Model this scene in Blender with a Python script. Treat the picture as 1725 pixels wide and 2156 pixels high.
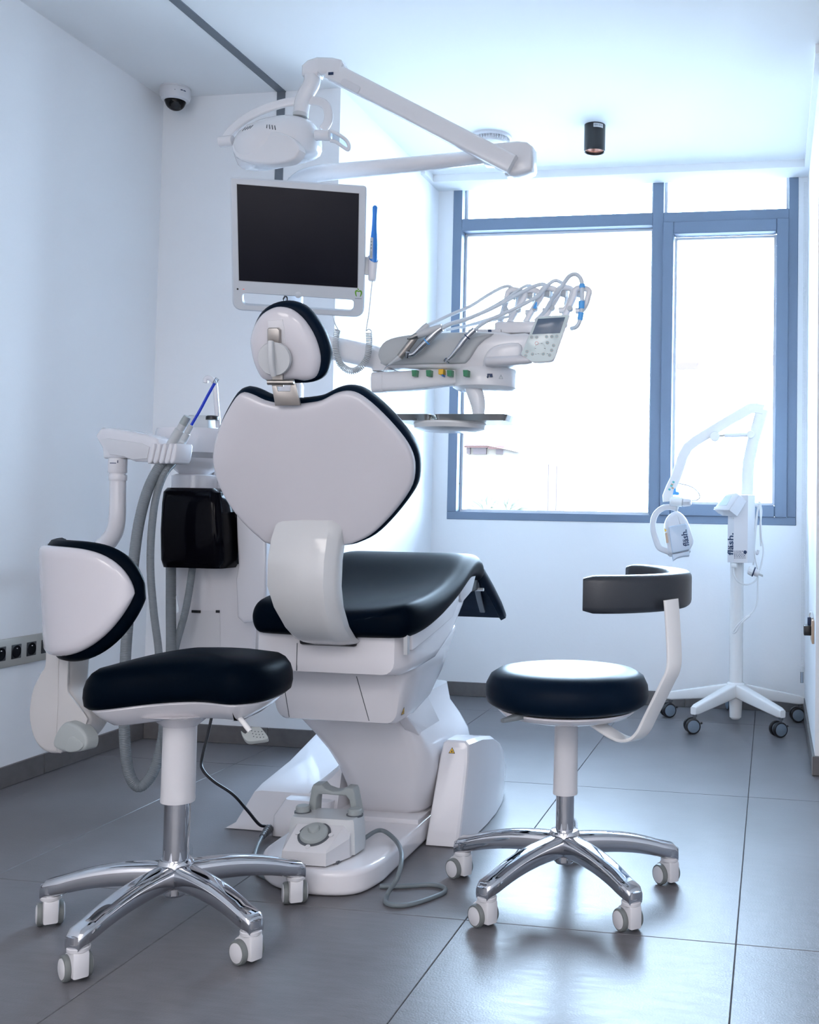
import bpy, bmesh, math, random
from mathutils import Vector, Matrix
random.seed(7)
for o in list(bpy.data.objects): bpy.data.objects.remove(o)
C = bpy.context.scene.collection
PI = math.pi
def R(d): return math.radians(d)

# ------------------------------------------------------------------ camera, world, exposure
W, H = 1725, 2156
F, CX, CY, PITCH, ROLL, CAMZ, YAW = 2245.4, 1213.6, 974.8, .0435, .0166, .9204, .18235
right0 = Vector((math.cos(YAW), math.sin(YAW), 0))
fwd = Vector((-math.sin(YAW)*math.cos(PITCH), math.cos(YAW)*math.cos(PITCH), math.sin(PITCH)))
up0 = right0.cross(fwd)
cr, sr = math.cos(ROLL), math.sin(ROLL)
RX = right0*cr + up0*sr
UP = up0*cr - right0*sr
CAM = Vector((0, 0, CAMZ))
cd = bpy.data.cameras.new('camera'); cam = bpy.data.objects.new('camera', cd); C.objects.link(cam)
m3 = Matrix((RX, UP, -fwd)).transposed()
cam.matrix_world = Matrix.Translation(CAM) @ m3.to_4x4()
cd.sensor_fit = 'AUTO'; cd.sensor_width = 36.0
cd.lens = F/H*36.0
cd.shift_x = -(CX-W/2)/H
cd.shift_y = (CY-H/2)/H
cd.clip_start = .02; cd.clip_end = 400
bpy.context.scene.camera = cam

wd = bpy.data.worlds.new('sky'); bpy.context.scene.world = wd; wd.use_nodes = True
SKY = (0.56, 0.77, 1.0); SKY_STRENGTH = 37.0
bg = wd.node_tree.nodes['Background']
bg.inputs[0].default_value = (*SKY, 1); bg.inputs[1].default_value = SKY_STRENGTH
vs = bpy.context.scene.view_settings
vs.view_transform = 'Standard'; vs.look = 'None'; vs.gamma = 1; vs.use_curve_mapping = False
vs.exposure = 0.0
PANEL_FILL_STRENGTH = 5.8          # unseen fill panels added on the ceiling behind the camera

REAR_FILL_STRENGTH = 1.0         # unseen fill, added: frosted partition at the rear of the room

# sky portal in the window opening (helps sampling only)
pl = bpy.data.lights.new('window_portal', 'AREA'); pl.shape = 'RECTANGLE'; pl.size = 1.70; pl.size_y = 1.70
pl.cycles.is_portal = True
po = bpy.data.objects.new('window_portal', pl); C.objects.link(po)
po.location = (-.735, 5.2, 1.71); po.rotation_euler = (-R(90), 0, 0)

# ------------------------------------------------------------------ pixel rays -> real points
def ray(x, y): return (RX*((x-CX)/F) - UP*((y-CY)/F) + fwd)
def at(x, y, Y): d = ray(x, y); return CAM + d*(Y/d.y)
def atX(x, y, X): d = ray(x, y); return CAM + d*(X/d.x)
def atz(x, y, z=0.0): d = ray(x, y); return CAM + d*((z-CAMZ)/d.z)
class Plane:
    """a real plane: origin, outward normal N; U to the right and V up when seen from the front"""
    def __init__(s, o, n, up=(0, 0, 1)):
        s.o = Vector(o); s.N = Vector(n).normalized(); u = Vector(up)
        s.V = (u - s.N*u.dot(s.N)).normalized(); s.U = s.V.cross(s.N)
    def uv(s, x, y):
        d = ray(x, y); p = CAM + d*((s.o-CAM).dot(s.N)/d.dot(s.N)) - s.o
        return (p.dot(s.U), p.dot(s.V))
    def uvs(s, pts): return [s.uv(*p) for p in pts]
    def __call__(s, u, v, w=0): return s.o + s.U*u + s.V*v + s.N*w

# ------------------------------------------------------------------ materials
def mat(name, col, rough=.5, metal=0., coat=0., spec=.5, bump=0., bscale=200., vary=0., vscale=8., emit=None, estr=0., sheen=0.):
    m = bpy.data.materials.new(name); m.use_nodes = True
    nt = m.node_tree; b = nt.nodes['Principled BSDF']
    b.inputs['Base Color'].default_value = (*col, 1); b.inputs['Roughness'].default_value = rough
    b.inputs['Metallic'].default_value = metal; b.inputs['Coat Weight'].default_value = coat
    b.inputs['Specular IOR Level'].default_value = spec
    if emit: b.inputs['Emission Color'].default_value = (*emit, 1); b.inputs['Emission Strength'].default_value = estr
    tc = nt.nodes.new('ShaderNodeTexCoord')
    n = nt.nodes.new('ShaderNodeTexNoise'); n.inputs['Scale'].default_value = vscale; n.inputs['Detail'].default_value = 5
    nt.links.new(tc.outputs['Object'], n.inputs['Vector'])
    if vary:
        mx = nt.nodes.new('ShaderNodeMix'); mx.data_type = 'RGBA'
        mx.inputs[6].default_value = (*[c*(1-vary) for c in col], 1); mx.inputs[7].default_value = (*[min(1, c*(1+vary)) for c in col], 1)
        nt.links.new(n.outputs['Fac'], mx.inputs[0]); nt.links.new(mx.outputs[2], b.inputs['Base Color'])
    else:
        rr = nt.nodes.new('ShaderNodeMapRange'); rr.inputs[3].default_value = max(0, rough-.03); rr.inputs[4].default_value = min(1, rough+.03)
        nt.links.new(n.outputs['Fac'], rr.inputs[0]); nt.links.new(rr.outputs[0], b.inputs['Roughness'])
    if bump:
        n2 = nt.nodes.new('ShaderNodeTexNoise'); n2.inputs['Scale'].default_value = bscale; n2.inputs['Detail'].default_value = 3
        nt.links.new(tc.outputs['Object'], n2.inputs['Vector'])
        bp = nt.nodes.new('ShaderNodeBump'); bp.inputs['Strength'].default_value = bump; bp.inputs['Distance'].default_value = .002
        nt.links.new(n2.outputs['Fac'], bp.inputs['Height']); nt.links.new(bp.outputs[0], b.inputs['Normal'])
    return m
M = {}
M['wall'] = mat('wall_paint', (.86, .87, .89), .75, spec=.2, bump=.12, bscale=90, vary=.012, vscale=3)
M['ceiling'] = mat('ceiling_paint', (.86, .87, .88), .8, spec=.2, bump=.06, bscale=60)
M['white'] = mat('white_gloss_plastic', (.75, .735, .765), .12, coat=.2, vary=.01, vscale=2)
M['white_satin'] = mat('white_satin_plastic', (.66, .655, .68), .34, bump=.04, bscale=600)
M['white_metal'] = mat('white_painted_steel', (.82, .82, .82), .22, coat=.2)
M['warm_grey'] = mat('warm_pale_grey_plastic', (.50, .49, .49), .36, bump=.05, bscale=600)
M['lit_white'] = mat('lit_white_plastic', (.76, .755, .775), .16, coat=.2)  # white plastic lightened in colour, for the glare on lamp and console
M['light_grey'] = mat('light_grey_plastic', (.54, .555, .57), .38, bump=.05, bscale=700)
M['grey'] = mat('grey_plastic', (.34, .37, .37), .42, bump=.06, bscale=700)
M['tyre_grey'] = mat('grey_rubber_tyre', (.17, .185, .185), .5)
M['dark_grey'] = mat('dark_grey_plastic', (.09, .10, .115), .42, bump=.05, bscale=600)
M['leather'] = mat('black_upholstery', (.002, .0075, .018), .38, spec=.055, bump=.10, bscale=420)
M['leather_matte'] = mat('black_matte_upholstery', (.0011, .0035, .008), .38, spec=.014, bump=.10, bscale=420)
M['shaded_white'] = mat('shaded_lavender_white', (.61, .595, .63), .12, coat=.2)  # chair white darkened in colour, for the back standing in shade
M['dimmed_shell'] = mat('dimmed_lavender_shell', (.56, .545, .58), .12, coat=.2)  # stool white darkened in colour, to offset strong light close by
M['shell_grey'] = mat('pale_grey_shell', (.60, .605, .61), .14, coat=.2)
M['leather_grey'] = mat('dark_upholstery', (.028, .033, .042), .36, spec=.45, bump=.12, bscale=420)
M['black'] = mat('black_plastic', (.008, .008, .01), .35)
M['black_gloss'] = mat('black_gloss_plastic', (.002, .002, .004), .08, spec=.07)
M['screen'] = mat('dark_screen', (.008, .008, .014), .42, spec=.2)
M['chrome'] = mat('polished_chrome', (.60, .61, .64), .05, metal=1)
M['steel'] = mat('brushed_steel', (.50, .49, .47), .28, metal=1, bump=.05, bscale=900)
M['nickel'] = mat('satin_nickel', (.42, .39, .36), .33, metal=1)
M['tool_steel'] = mat('instrument_steel', (.55, .57, .60), .22, metal=1)
M['frame'] = mat('anodised_window_frame', (.16, .212, .30), .48, metal=.15, bump=.18, bscale=900, vary=.10, vscale=900)
M['reveal'] = mat('grey_metal_reveal', (.14, .16, .19), .5)
M['frame_light'] = mat('pale_glazing_bead', (.70, .71, .74), .4)
M['grout'] = mat('floor_grout', (.075, .075, .085), .9)
M['skirting'] = mat('skirting_tile', (.135, .128, .130), .5, bump=.25, bscale=40, vary=.22, vscale=30)
M['hose'] = mat('grey_ribbed_hose', (.20, .225, .245), .22)
M['hose_white'] = mat('pale_tubing', (.66, .71, .76), .35)
M['cord'] = mat('grey_cord', (.15, .18, .20), .45)
M['cord_white'] = mat('white_cord', (.72, .73, .74), .45)
M['cord_black'] = mat('black_cord', (.006, .007, .012), .4)
M['blue'] = mat('blue_plastic', (.02, .20, .62), .25, coat=.2)
M['deep_blue'] = mat('deep_blue_plastic', (.008, .04, .55), .25)
M['sky_blue'] = mat('bright_blue_plastic', (.10, .42, .88), .35)
M['green'] = mat('green_plastic', (.01, .20, .085), .35)
M['yellow'] = mat('yellow_plastic', (.80, .46, .02), .4)
M['ink'] = mat('navy_print', (.01, .03, .09), .5)
M['print_grey'] = mat('grey_print', (.22, .25, .27), .5)
M['print_red'] = mat('red_print', (.75, .25, .25), .5)
M['print_teal'] = mat('teal_print', (.12, .55, .58), .5)
M['logo_green'] = mat('green_print', (.13, .36, .02), .5)
M['led_red'] = mat('red_led', (.8, .1, .08), .4, emit=(1, .1, .05), estr=.6)
M['panel_glass'] = mat('pale_green_keypad', (.62, .72, .72), .14, coat=.3)
M['lcd'] = mat('blue_grey_display', (.10, .15, .22), .15)
M['beige'] = mat('beige_label', (.55, .38, .26), .5)
M['rose_gold'] = mat('copper_reflector', (.80, .46, .36), .3, metal=.7)
M['champagne'] = mat('champagne_plate', (.42, .40, .36), .35, metal=.4)
M['panel_fill'] = mat('ceiling_fill_glow', (.9, .9, .9), .5, emit=(1, .94, .93), estr=PANEL_FILL_STRENGTH)  # glow of the added ceiling fill panels
M['rear_fill'] = mat('rear_fill_glow', (.9, .9, .9), .6, emit=(.97, .95, 1.0), estr=REAR_FILL_STRENGTH)  # glow of the added rear partition
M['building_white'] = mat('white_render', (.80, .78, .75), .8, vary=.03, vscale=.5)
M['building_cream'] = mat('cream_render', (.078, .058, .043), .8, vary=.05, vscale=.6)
M['brick_red'] = mat('red_render', (.074, .037, .029), .8, vary=.15, vscale=.8)
M['roof_tile'] = mat('far_roof_tile', (.067, .025, .019), .8, vary=.2, vscale=2)
M['far_dark'] = mat('far_window_shade', (.044, .031, .030), .6, spec=.1)
M['leaf'] = mat('palm_leaf', (.060, .058, .036), .7, vary=.2, vscale=3)
M['ground'] = mat('street', (.3, .29, .28), .9, vary=.1, vscale=.3)

# floor tile: grey porcelain with soft clouds and a fine wavy grain
def tile_mat():
    m = bpy.data.materials.new('grey_porcelain_tile'); m.use_nodes = True
    nt = m.node_tree; b = nt.nodes['Principled BSDF']; L = nt.links
    geo = nt.nodes.new('ShaderNodeNewGeometry')
    def noise(scale, detail, rough, vec):
        n = nt.nodes.new('ShaderNodeTexNoise'); n.inputs['Scale'].default_value = scale; n.inputs['Detail'].default_value = detail; n.inputs['Roughness'].default_value = rough
        L.new(vec, n.inputs['Vector']); return n.outputs['Fac']
    mp = nt.nodes.new('ShaderNodeMapping'); mp.inputs['Scale'].default_value = (1, 4, 1); mp.inputs['Rotation'].default_value = (0, 0, .12)
    L.new(geo.outputs['Position'], mp.inputs[0])
    c = noise(2.6, 4, .55, geo.outputs['Position']); w = noise(14, 5, .6, mp.outputs[0])
    def ramp(fac, lo, hi, t0, t1):
        r = nt.nodes.new('ShaderNodeMapRange'); r.inputs[1].default_value = lo; r.inputs[2].default_value = hi; r.inputs[3].default_value = t0; r.inputs[4].default_value = t1
        L.new(fac, r.inputs[0]); return r.outputs[0]
    f1 = ramp(c, .25, .75, .87, 1.13); f2 = ramp(w, .25, .75, .86, 1.14)
    mu = nt.nodes.new('ShaderNodeMath'); mu.operation = 'MULTIPLY'; L.new(f1, mu.inputs[0]); L.new(f2, mu.inputs[1])
    vm = nt.nodes.new('ShaderNodeVectorMath'); vm.operation = 'SCALE'; vm.inputs[0].default_value = (.165, .162, .176); L.new(mu.outputs[0], vm.inputs['Scale'])
    L.new(vm.outputs[0], b.inputs['Base Color'])
    L.new(ramp(w, .25, .75, .30, .40), b.inputs['Roughness'])
    n3 = noise(230, 2, .5, geo.outputs['Position'])
    bp = nt.nodes.new('ShaderNodeBump'); bp.inputs['Strength'].default_value = .30; bp.inputs['Distance'].default_value = .001
    L.new(n3, bp.inputs['Height']); L.new(bp.outputs[0], b.inputs['Normal'])
    b.inputs['Specular IOR Level'].default_value = .27
    return m
M['tile'] = tile_mat()
def glass_mat(name='window_glass', tint=(1, 1, 1), gl=.06):
    m = bpy.data.materials.new(name); m.use_nodes = True; nt = m.node_tree; nt.nodes.clear()
    out = nt.nodes.new('ShaderNodeOutputMaterial'); t = nt.nodes.new('ShaderNodeBsdfTransparent'); t.inputs[0].default_value = (*tint, 1)
    g = nt.nodes.new('ShaderNodeBsdfGlossy'); g.inputs['Roughness'].default_value = .02
    mx = nt.nodes.new('ShaderNodeMixShader'); fr = nt.nodes.new('ShaderNodeFresnel'); fr.inputs[0].default_value = 1.3
    nt.links.new(fr.outputs[0], mx.inputs[0]); nt.links.new(t.outputs[0], mx.inputs[1]); nt.links.new(g.outputs[0], mx.inputs[2]); nt.links.new(mx.outputs[0], out.inputs[0])
    return m
M['glass'] = glass_mat()
M['clear'] = glass_mat('clear_plastic', (.82, .86, .90))
M['dome'] = glass_mat('smoked_dome', (.10, .10, .12))

# ------------------------------------------------------------------ geometry helpers
def new(name, verts, faces, m, parent=None, sharp=35, smooth=True):
    me = bpy.data.meshes.new(name); me.from_pydata([tuple(v) for v in verts], [], faces); me.update()
    bm = bmesh.new(); bm.from_mesh(me); bmesh.ops.recalc_face_normals(bm, faces=bm.faces[:]); bm.to_mesh(me); bm.free()
    if smooth:
        me.polygons.foreach_set('use_smooth', [True]*len(me.polygons)); me.set_sharp_from_angle(angle=R(sharp))
    if m: me.materials.append(M[m])
    o = bpy.data.objects.new(name, me); C.objects.link(o)
    if parent is not None:
        o.parent = parent
        o.matrix_parent_inverse = Matrix.Translation(-world_loc(parent))
    return o
def world_loc(o):
    return Vector(o['_loc']) if '_loc' in o else Vector((0, 0, 0))
def thing(name, loc, label, cat, group=None):
    o = bpy.data.objects.new(name, None); o.empty_display_size = .05; C.objects.link(o)
    o.location = loc; o['_loc'] = tuple(loc); o['label'] = label; o['category'] = cat
    if group: o['group'] = group
    return o
def tag(o, label, cat, group=None):
    o['label'] = label; o['category'] = cat
    if group: o['group'] = group
    return o
def struct(o): o['kind'] = 'structure'; return o
class MB:
    """gathers several shapes of one part into one mesh"""
    def __init__(s): s.v = []; s.f = []
    def add(s, v, f):
        n = len(s.v); s.v += [Vector(p) for p in v]; s.f += [tuple(i+n for i in q) for q in f]; return s
    def build(s, name, m, parent=None, sharp=35): return new(name, s.v, s.f, m, parent, sharp)
def g_loft(rings, cap0=True, cap1=True, closed=True):
    n = len(rings[0]); v = [p for r in rings for p in r]; f = []
    for i in range(len(rings)-1):
        for j in range(n if closed else n-1):
            k = (j+1) % n; f.append((i*n+j, i*n+k, (i+1)*n+k, (i+1)*n+j))
    if cap0: f.append(tuple(range(n-1, -1, -1)))
    if cap1: f.append(tuple((len(rings)-1)*n+j for j in range(n)))
    return v, f
def cr1(a, b, c, d, t):
    return (b*2 + (c-a)*t + (a*2-b*5+c*4-d)*t*t + (b*3-a-c*3+d)*t*t*t)*.5
def spline(pts, k=6):
    p = [Vector(q) for q in pts]; out = []
    if len(p) < 3: return p
    for i in range(len(p)-1):
        a = p[i-1] if i else p[i]*2-p[i+1]; d = p[i+2] if i+2 < len(p) else p[i+1]*2-p[i]
        for j in range(k): out.append(cr1(a, p[i], p[i+1], d, j/k))
    return out+[p[-1]]
def closed_spline(pts, k=5):
    p = [Vector(q) for q in pts]; n = len(p); out = []
    for i in range(n):
        for j in range(k): out.append(cr1(p[i-1], p[i], p[(i+1) % n], p[(i+2) % n], j/k))
    return out
def frames(path, up=None):
    T = []
    for i in range(len(path)):
        a = path[max(i-1, 0)]; b = path[min(i+1, len(path)-1)]; T.append((b-a).normalized())
    if up is not None:
        fr = []
        for t in T:
            s = t.cross(Vector(up)); s = s.normalized() if s.length > 1e-4 else Vector((1, 0, 0)); fr.append((s, s.cross(t)))
        return fr
    n = T[0].orthogonal().normalized(); fr = []
    for t in T:
        n = (n - t*n.dot(t)).normalized(); fr.append((n, t.cross(n)))
    return fr
def g_tube(path, r, seg=12, up=None, sect=None, cap=True):
    """r: number or list along the path; sect: list of 2-D points (a,b) scaled by r instead of a circle"""
    path = [Vector(p) for p in path]; fr = frames(path, up); n = len(path); rings = []
    if sect is None: sect = [(math.cos(2*PI*j/seg), math.sin(2*PI*j/seg)) for j in range(seg)]
    for i, (p, (s, u)) in enumerate(zip(path, fr)):
        if isinstance(r, (list, tuple)):
            rp = [Vector(e) if isinstance(e, (tuple, list)) else Vector((e, e)) for e in r]
            t = i/(n-1)*(len(r)-1); a = min(int(t), len(r)-2); q = rp[a].lerp(rp[a+1], t-a)
        else: q = Vector((r, r))
        qa, qb = q
        rings.append([p + s*(a*qa) + u*(b*qb) for a, b in sect])
    return g_loft(rings, cap, cap)
def rrect(a, b, r, k=4):
    """rounded rectangle half sizes a,b"""
    out = []
    for cx, cy, s in ((a-r, b-r, 0), (-a+r, b-r, 90), (-a+r, -b+r, 180), (a-r, -b+r, 270)):
        for j in range(k+1):
            t = R(s+90*j/k); out.append((cx+r*math.cos(t), cy+r*math.sin(t)))
    return out
def tube(name, pts, r, m, parent=None, k=6, seg=12, up=None, sect=None, smooth=True, sharp=40):
    p = spline(pts, k) if smooth else [Vector(q) for q in pts]
    return new(name, *g_tube(p, r, seg, up, sect), m, parent, sharp)
def g_box(c, s, b=0.0, seg=2, rot=None):
    bm = bmesh.new(); bmesh.ops.create_cube(bm, size=1)
    for v in bm.verts: v.co = Vector((v.co.x*s[0], v.co.y*s[1], v.co.z*s[2]))
    if b: bmesh.ops.bevel(bm, geom=bm.edges[:], offset=min(b, .49*min(s)), segments=seg, profile=.5, affect='EDGES')
    if rot is not None:
        for v in bm.verts: v.co = rot @ v.co
    bm.verts.index_update(); vs_ = [v.co + Vector(c) for v in bm.verts]; fs = [tuple(v.index for v in f.verts) for f in bm.faces]; bm.free()
    return vs_, fs
def box(name, lo, hi, m, parent=None, b=0.0, seg=2):
    lo = Vector(lo); hi = Vector(hi)
    lo, hi = Vector(map(min, lo, hi)), Vector(map(max, lo, hi))
    return new(name, *g_box((lo+hi)/2, hi-lo, b, seg), m, parent, 30 if not b else 40)
def g_lathe(prof, c, axis=(0, 0, 1), seg=24, cap=True):
    ax = Vector(axis).normalized(); s = ax.orthogonal().normalized(); u = ax.cross(s); c = Vector(c)
    rings = [[c + ax*z + (s*math.cos(2*PI*j/seg)+u*math.sin(2*PI*j/seg))*max(r, 1e-5) for j in range(seg)] for r, z in prof]
    return g_loft(rings, cap, cap)
def lathe(name, prof, c, m, parent=None, axis=(0, 0, 1), seg=24, sharp=35): return new(name, *g_lathe(prof, c, axis, seg), m, parent, sharp)
def offset2(o, d):
    n = len(o); out = []
    area = sum(o[i][0]*o[(i+1) % n][1]-o[(i+1) % n][0]*o[i][1] for i in range(n))
    sg = 1 if area > 0 else -1
    for i in range(n):
        a = Vector(o[i-1][:2]); b = Vector(o[i][:2]); c = Vector(o[(i+1) % n][:2])
        e1 = b-a; e2 = c-b
        n1 = Vector((-e1.y, e1.x)); n2 = Vector((-e2.y, e2.x))
        nn = (n1.normalized() if n1.length else n1)+(n2.normalized() if n2.length else n2)
        nn = nn.normalized()*sg if nn.length > 1e-6 else Vector((0, 0))
        out.append((b.x+nn.x*d, b.y+nn.y*d))
    return out
def g_prism(outline, T, prof, dome=None):
    """outline of 2-D points; T(u,v,w)->3-D; prof: list of (inset, w); dome adds shrunk rings [(scale, w)] at the end"""
    rings = []
    for ins, w in prof:
        o = offset2(outline, ins) if ins else [tuple(p[:2]) for p in outline]
        rings.append([T(u, v, w) for u, v in o])
    if dome:
        o = offset2(outline, prof[-1][0]) if prof[-1][0] else [tuple(p[:2]) for p in outline]
        cx = sum(p[0] for p in o)/len(o); cy = sum(p[1] for p in o)/len(o)
        for s, w in dome: rings.append([T(cx+(u-cx)*s, cy+(v-cy)*s, w) for u, v in o])
    return g_loft(rings)
def bev(w0, w1, r, k=4, both=True):
    p = []
    if both: p += [(r*(1-math.sin(PI/2*j/k)), w0+r*(1-math.cos(PI/2*j/k))) for j in range(k+1)]
    else: p += [(0, w0)]
    p += [(r*(1-math.cos(PI/2*j/k)), w1-r*(1-math.sin(PI/2*j/k))) for j in range(k+1)]
    return p
def plate(name, outline, T, w0, w1, m, parent=None, r=.003, both=True, k=3, dome=None, sharp=40):
    return new(name, *g_prism(outline, T, bev(w0, w1, r, k, both), dome), m, parent, sharp)
def poly_px(P, pts, k=0):
    o = P.uvs(pts)
    return [tuple(q) for q in closed_spline([Vector((a, b)) for a, b in o], k)] if k else o
def text(name, s, P, u, v, size, m, parent, ang=0, sx=1, w=.0006, depth=.0006):
    cu = bpy.data.curves.new(name, 'FONT'); cu.body = s; cu.size = size; cu.extrude = depth/2; cu.align_x = 'CENTER'; cu.align_y = 'CENTER'; cu.resolution_u = 3; cu.offset = size*.022
    t = bpy.data.objects.new(name, cu); C.objects.link(t)
    dg = bpy.context.evaluated_depsgraph_get(); me = bpy.data.meshes.new_from_object(t.evaluated_get(dg)); bpy.data.objects.remove(t)
    c, sn = math.cos(R(ang)), math.sin(R(ang)); vs_ = []
    for vtx in me.vertices:
        x, y = vtx.co.x*sx, vtx.co.y; vs_.append(P(u+x*c-y*sn, v+x*sn+y*c, w+vtx.co.z))
    fs = [tuple(p.vertices) for p in me.polygons]
    return new(name, vs_, fs, m, parent, smooth=False)
def circ(cx, cy, r, n=24, ry=None): return [(cx+r*math.cos(2*PI*j/n), cy+(ry or r)*math.sin(2*PI*j/n)) for j in range(n)]
def FR(P, u0, v0): return lambda u, v, w: P(u0+u, v0+v, w)

def g_pillow(lo, hi, T, w0, w1, rim, ns=40, nt=14, Ls=.30):
    """sheet between curves lo(s), hi(s), s in 0..1; thickness fades round the edge within rim metres; T(s,v,w)"""
    v = []; n1 = ns+1; n2 = nt+1
    def ease(k, n): return .5-.5*math.cos(PI*k/n)
    for side in (1, 0):
        for i in range(n1):
            s = ease(i, ns)
            for j in range(n2):
                t = ease(j, nt); a, b = lo(s), hi(s)
                d = min(t*(b-a), (1-t)*(b-a), s*Ls, (1-s)*Ls)
                e = math.sqrt(max(0, 1-(1-min(1, d/rim))**2)); wm = (w0+w1)/2
                v.append(T(s, a+(b-a)*t, wm+((w1 if side else w0)-wm)*e))
    f = []; N = n1*n2
    for i in range(ns):
        for j in range(nt):
            q = (i*n2+j, (i+1)*n2+j, (i+1)*n2+j+1, i*n2+j+1); f.append(q); f.append(tuple(N+k for k in q[::-1]))
    bm = bmesh.new()
    vv = [bm.verts.new(p) for p in v]
    for q in f:
        try: bm.faces.new([vv[k] for k in q])
        except ValueError: pass
    bmesh.ops.remove_doubles(bm, verts=bm.verts[:], dist=.0002)
    bm.verts.index_update(); o1 = [x.co.copy() for x in bm.verts]; o2 = [tuple(x.index for x in q.verts) for q in bm.faces]; bm.free()
    return o1, o2
def kids(o):
    out = []
    for c in bpy.data.objects:
        if c.parent == o: out += [c]+kids(c)
    return out
def push_back(root, k):
    """moves a finished thing away from the camera and enlarges it by k about the eye point (same real scale correction for every part)"""
    for c in kids(root):
        for vtx in c.data.vertices: vtx.co = CAM+(vtx.co-CAM)*k
    l = CAM+(Vector(root['_loc'])-CAM)*k; new_loc = Vector((l.x, l.y, 0))
    for c in kids(root):
        if c.parent == root: c.matrix_parent_inverse = Matrix.Translation(-new_loc)
    root.location = new_loc; root['_loc'] = tuple(new_loc)
def surf(objs, x, y):
    """first point of the given meshes met by the sight line through a pixel"""
    from mathutils.bvhtree import BVHTree
    d = ray(x, y).normalized(); best = None
    for o in objs:
        bt = BVHTree.FromPolygons([q.co for q in o.data.vertices], [tuple(p.vertices) for p in o.data.polygons])
        h = bt.ray_cast(CAM, d)
        if h[0] is not None and (best is None or h[3] < best[2]): best = (h[0], h[1], h[3])
    if best is None: return None, None
    n = best[1]
    if n.dot(d) > 0: n = -n
    return best[0], n

def smooth_mod(o, lv=2):
    m = o.modifiers.new('smooth', 'SUBSURF'); m.levels = lv; m.render_levels = lv; return o
def rcorner(pts, rr, k=4):
    out = []; n = len(pts)
    for i in range(n):
        p = Vector(pts[i]); a = (Vector(pts[i-1])-p).normalized(); b = (Vector(pts[(i+1) % n])-p).normalized(); r_ = rr[i] if isinstance(rr, (list, tuple)) else rr
        for j in range(k+1):
            t = j/k; q = p+a*r_*(1-t)**2+b*r_*t**2; out.append(tuple(q))
    return out

# ================================================================== THE ROOM
XL, XR, YB, YW, ZC, XC_ = -2.415, .155, 3.838, 5.08, 2.54, -1.662
XFAR, YBACK, YJ = 1.75, -2.6, 3.888
fl = struct(box('floor', (XL-.1, YBACK-.1, -.03), (XFAR+.1, YW+.2, -.004), 'grout'))
TW, TD, TX0, TY0 = .5987, 1.1975, -.667, 2.3424
tile_cache = {}
for i in range(-3, 5):
    for j in range(-5, 3):
        x0 = max(TX0+i*TW, XL); x1 = min(TX0+(i+1)*TW, XFAR); y0 = max(TY0+j*TD, YBACK); y1 = min(TY0+(j+1)*TD, YW)
        if x1-x0 < .02 or y1-y0 < .02: continue
        if x0 >= XR-.02 and y0 >= YJ: continue
        g = .0008
        new('tile', *g_box(((x0+x1)/2, (y0+y1)/2, -.0035), (x1-x0-2*g, y1-y0-2*g, .007), .0012, 1), 'tile', fl)
struct(box('wall_left', (XL-.1, YBACK, 0), (XL, YB+.1, ZC), 'wall'))
struct(box('wall_alcove', (XL, YB, 0), (XC_-.0, YB+.1, ZC), 'wall'))
struct(box('wall_column', (XC_-.1, YB+.1, 0), (XC_, YW+.25, ZC), 'wall'))
# window wall in four pieces around the opening, joined into one wall
WX0, WX1, WZ0, WZ1 = -1.583, .110, .862, 2.56
mb = MB()
for lo, hi in (((XC_, YW, 0), (WX0, YW+.25, ZC+.1)), ((WX1, YW, 0), (XR+.02, YW+.25, ZC+.1)), ((WX0, YW, 0), (WX1, YW+.25, WZ0))):
    lo = Vector(lo); hi = Vector(hi); mb.add(*g_box((lo+hi)/2, hi-lo))
struct(mb.build('wall_window', 'wall'))
struct(box('wall_right', (XR, YJ, 0), (XFAR, YW+.25, ZC), 'wall'))
struct(box('wall_side', (XFAR, YBACK, 0), (XFAR+.1, YJ+.1, ZC), 'wall'))
struct(box('wall_rear', (XL-.1, YBACK-.1, 0), (XFAR+.1, YBACK, ZC), 'wall'))
struct(box('ceiling', (XL-.1, YBACK-.1, ZC), (XFAR+.1, YW+.25, ZC+.12), 'ceiling'))
# dropped rim along the window and the right wall
mb = MB()
for lo, hi in (((XC_, 4.925, ZC-.035), (XR, YW, ZC)), ((XR-.022, 3.70, ZC-.035), (XR, 4.925, ZC)), ((XC_, 4.80, ZC-.035), (XC_+.022, 4.925, ZC))):
    lo = Vector(lo); hi = Vector(hi); mb.add(*g_box((lo+hi)/2, hi-lo))
struct(mb.build('trim_1', 'ceiling'))
# dark metal reveal running along the ceiling and down the alcove wall
mb = MB()
for lo, hi in (((-1.925, YBACK, ZC-.004), (-1.890, YB, ZC)), ((-1.925, YB-.006, 1.83), (-1.892, YB, ZC-.004))):
    lo = Vector(lo); hi = Vector(hi); mb.add(*g_box((lo+hi)/2, hi-lo))
struct(mb.build('trim_2', 'reveal'))
# skirting: separate tiles with open joints
def skirting(name, runs):
    root = None
    for a, b, nrm, first in runs:
        a = Vector(a); b = Vector(b); d = (b-a).normalized(); Ln = (b-a).length; n = Vector(nrm); p = 0.0; q = first
        while p < Ln-.01:
            e = min(q, Ln); s0 = a+d*(p+.001)+n*.0; s1 = a+d*(e-.001)+n*.010
            lo = Vector((min(s0.x, s1.x), min(s0.y, s1.y), .001)); hi = Vector((max(s0.x, s1.x), max(s0.y, s1.y), .068))
            if root is None: root = struct(box(name, (min(a.x, b.x, (a+n*.004).x, (b+n*.004).x), min(a.y, b.y, (a+n*.004).y, (b+n*.004).y), .0005), (max(a.x, b.x, (a+n*.004).x, (b+n*.004).x), max(a.y, b.y, (a+n*.004).y, (b+n*.004).y), .066), 'building_white'))
            box('tile', lo, hi, 'skirting', root, .0012, 1)
            p = e; q = e+.598
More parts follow.
